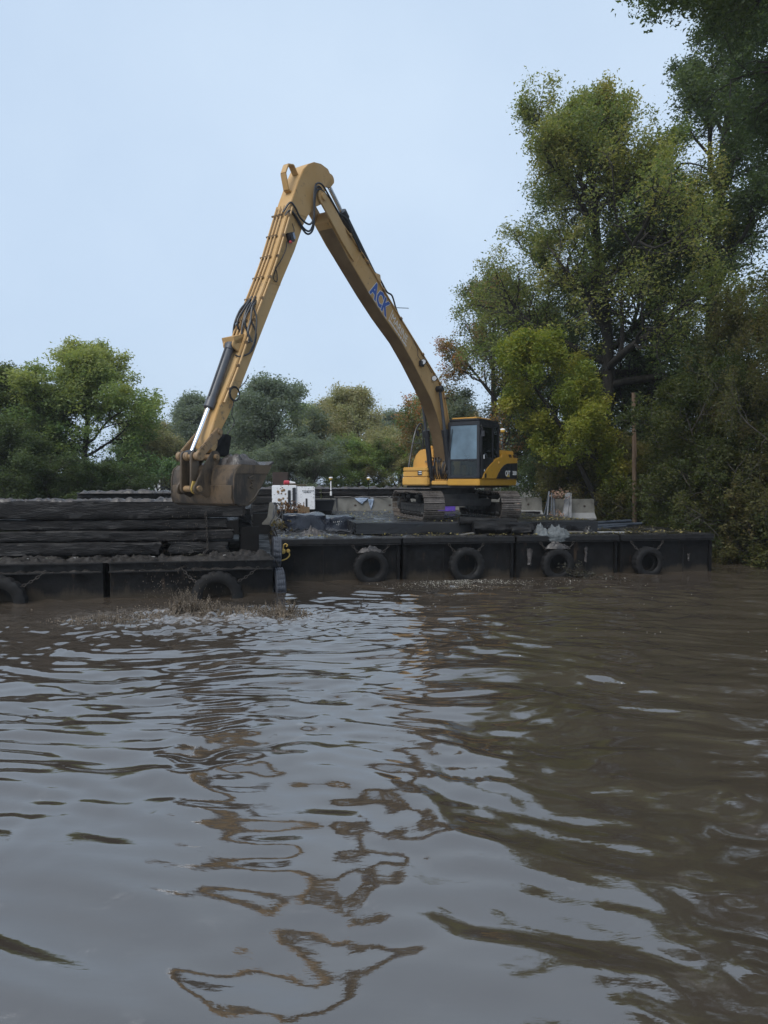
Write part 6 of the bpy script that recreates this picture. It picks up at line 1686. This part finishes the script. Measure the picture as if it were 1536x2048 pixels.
# hazy trees beyond the barges -----------------------------------------------
T = grow(130, 9.3, 3.4, .26, z_first=.28, limbs=16, n2=7, n3=6, n4=4, leaves=16, leaf=0.088, el0=5, el1=72, up=.06, cloud=0.23)
hj = tree('round_tree', (-7.9, 52.0, 1.0), T, LM['grey'], M['bark'], 'round dark grey green tree between bucket arm and generator', twigs=False)
T = grow(131, 8.7, 3.4, .2, z_first=.12, limbs=16, n2=7, n3=5, n4=4, leaves=14, leaf=0.084, el0=20, el1=80, up=.22, cloud=0.20)
hk = tree('feathery_tree', (-3.9, 58.0, 1.0), T, LM['olive'], M['bark'], 'olive tree right of the round dark tree', twigs=False)
copy_thing(hk, (-1.1, 54.0, 1.0), 2.2, 'tan olive tree with feathery upright twigs in the middle gap', sc=(.9, .9, 1.0))
copy_thing(hk, (2.2, 60.0, 1.0), 4.0, 'pale green feathery tree left of the boom foot', sc=(.85, .9, 1.02), lmat=LM['left'])
copy_thing(hk, (4.9, 58.0, 1.0), 5.2, 'olive tree hidden mostly behind the boom foot', sc=(.9, .9, .85))
copy_thing(hj, (-18.8, 74.0, 1.2), 1.0, 'hazy grey green tree in the gap left of the bucket arm', sc=(1.35, 1.3, 1.12))
copy_thing(hj, (-13.6, 70.0, 1.2), 2.9, 'hazy grey green tree behind the bucket arm', sc=(1.2, 1.2, 1.0))
copy_thing(sB, (-5.4, 47.0, 1.0), 2.0, 'low dark bush behind the generator', sc=(1.3, 1.1, .72), lmat=LM['grey'])
copy_thing(sB, (-1.6, 48.0, 1.0), 4.4, 'low green bush behind the survey poles', sc=(1.35, 1.1, .75), lmat=LM['left'])
copy_thing(sB, (1.7, 49.0, 1.0), 5.9, 'low olive bush behind the barriers left of the excavator', sc=(1.35, 1.1, .8), lmat=LM['olive'])
copy_thing(sB, (-9.3, 49.0, 1.0), 1.3, 'low grey bush behind the bucket', sc=(1.3, 1.1, .62), lmat=LM['grey'])
g = np.random.default_rng(55)
for k in range(9):
    x = -40 + k * 10.5 + g.uniform(-2, 2)
    copy_thing((hj, hk)[k % 2], (x, g.uniform(92, 118), 1.4), g.uniform(0, 6.2), 'far hazy tree in the row that closes the view behind everything', 'far trees closing the view', (1.5, 1.4, 1.15 + g.uniform(0, .3)), (LM['grey'], LM['left'])[k % 3 == 0])

# utility pole
po = empty('utility_pole', (9.75, 27.5, .2)); tag(po, 'weathered brown utility pole standing among the bank trees', 'pole')
mb = MB(); mb.cyl((0, 0, 0), (-0.14, 0, 5.9), 0.095, 14, 0.075); mb.build('shaft', M['pole_wood'], po)
mb = MB(); mb.tube([(-0.04, -.11, 3.4), (-0.12, -.09, 5.6)], 0.02, 6); mb.build('conduit', M['pole_wood'], po)

# houses glimpsed through the trees
def house(x, y, wd, dp, h, rh, label, wins, rz=0.0, rmat='roofing', wmat='siding'):
    o = empty('house', (x, y, 1.0), rz); tag(o, label, 'house')
    mb = MB(); mb.box((0, 0, h / 2), (wd, dp, h)); mb.prism([(-wd / 2, h), (wd / 2, h), (0, h + rh)], -dp / 2, dp / 2, 'y'); mb.build('wall', M[wmat], o)
    mb = MB()
    n = int(h / .22)
    for k in range(1, n): mb.box((0, -dp / 2 - .012, k * .22), (wd, .03, .025))
    mb.build('siding', M[wmat], o)
    for s_ in (-1, 1):
        L_ = math.hypot(wd / 2 + .3, rh); a_ = math.atan2(rh, wd / 2 + .0)
        mb = MB(); mb.box((s_ * wd / 4, 0, h + rh / 2 + .06), (L_, dp + .6, .1), Matrix.Rotation(a_ * s_, 3, 'Y')); mb.build('roof', M[rmat], o)
    for (wx_, wz_, ww, wh) in wins:
        mb = MB()
        for q in (-1, 1): mb.box((wx_ + q * ww / 2, -dp / 2 - .03, wz_), (.09, .08, wh + .09)); mb.box((wx_, -dp / 2 - .03, wz_ + q * wh / 2), (ww, .08, .09))
        f_ = mb.build('window', M['white'], o)
        mb = MB(); mb.box((wx_, -dp / 2 - .015, wz_), (ww - .05, .03, wh - .05)); mb.build('pane', M['pane'], f_)
    return o
house(-17.4, 58.0, 6.0, 7, 2.7, 1.5, 'pale house behind the thin bare shrub on the left', [(-1.6, 1.5, .9, 1.2), (.3, 1.5, .9, 1.2), (2.0, 1.5, .7, 1.2)], .1)
house(13.2, 47.5, 5.0, 6, 2.2, 1.2, 'low grey blue house glimpsed behind the barrier gap', [(-1.4, 1.3, .8, 1.0), (1.2, 1.3, .8, 1.0)], -.15)
house(20.0, 46.5, 5.5, 6, 2.3, 1.3, 'grey roofed house glimpsed right of the utility pole', [(-1.2, 1.3, .8, 1.0), (1.0, 1.3, .8, 1.0)], .1)
sb = empty('stacked_boards', (10.1, 41.0, 1.0)); tag(sb, 'stack of orange boards seen through the brush behind the barriers', 'boards')
for k in range(3):
    mb = MB(); mb.box((0, 0, .25 + .42 * k), (1.7, .4, .3)); mb.build('board', M['orange'], sb, .01)
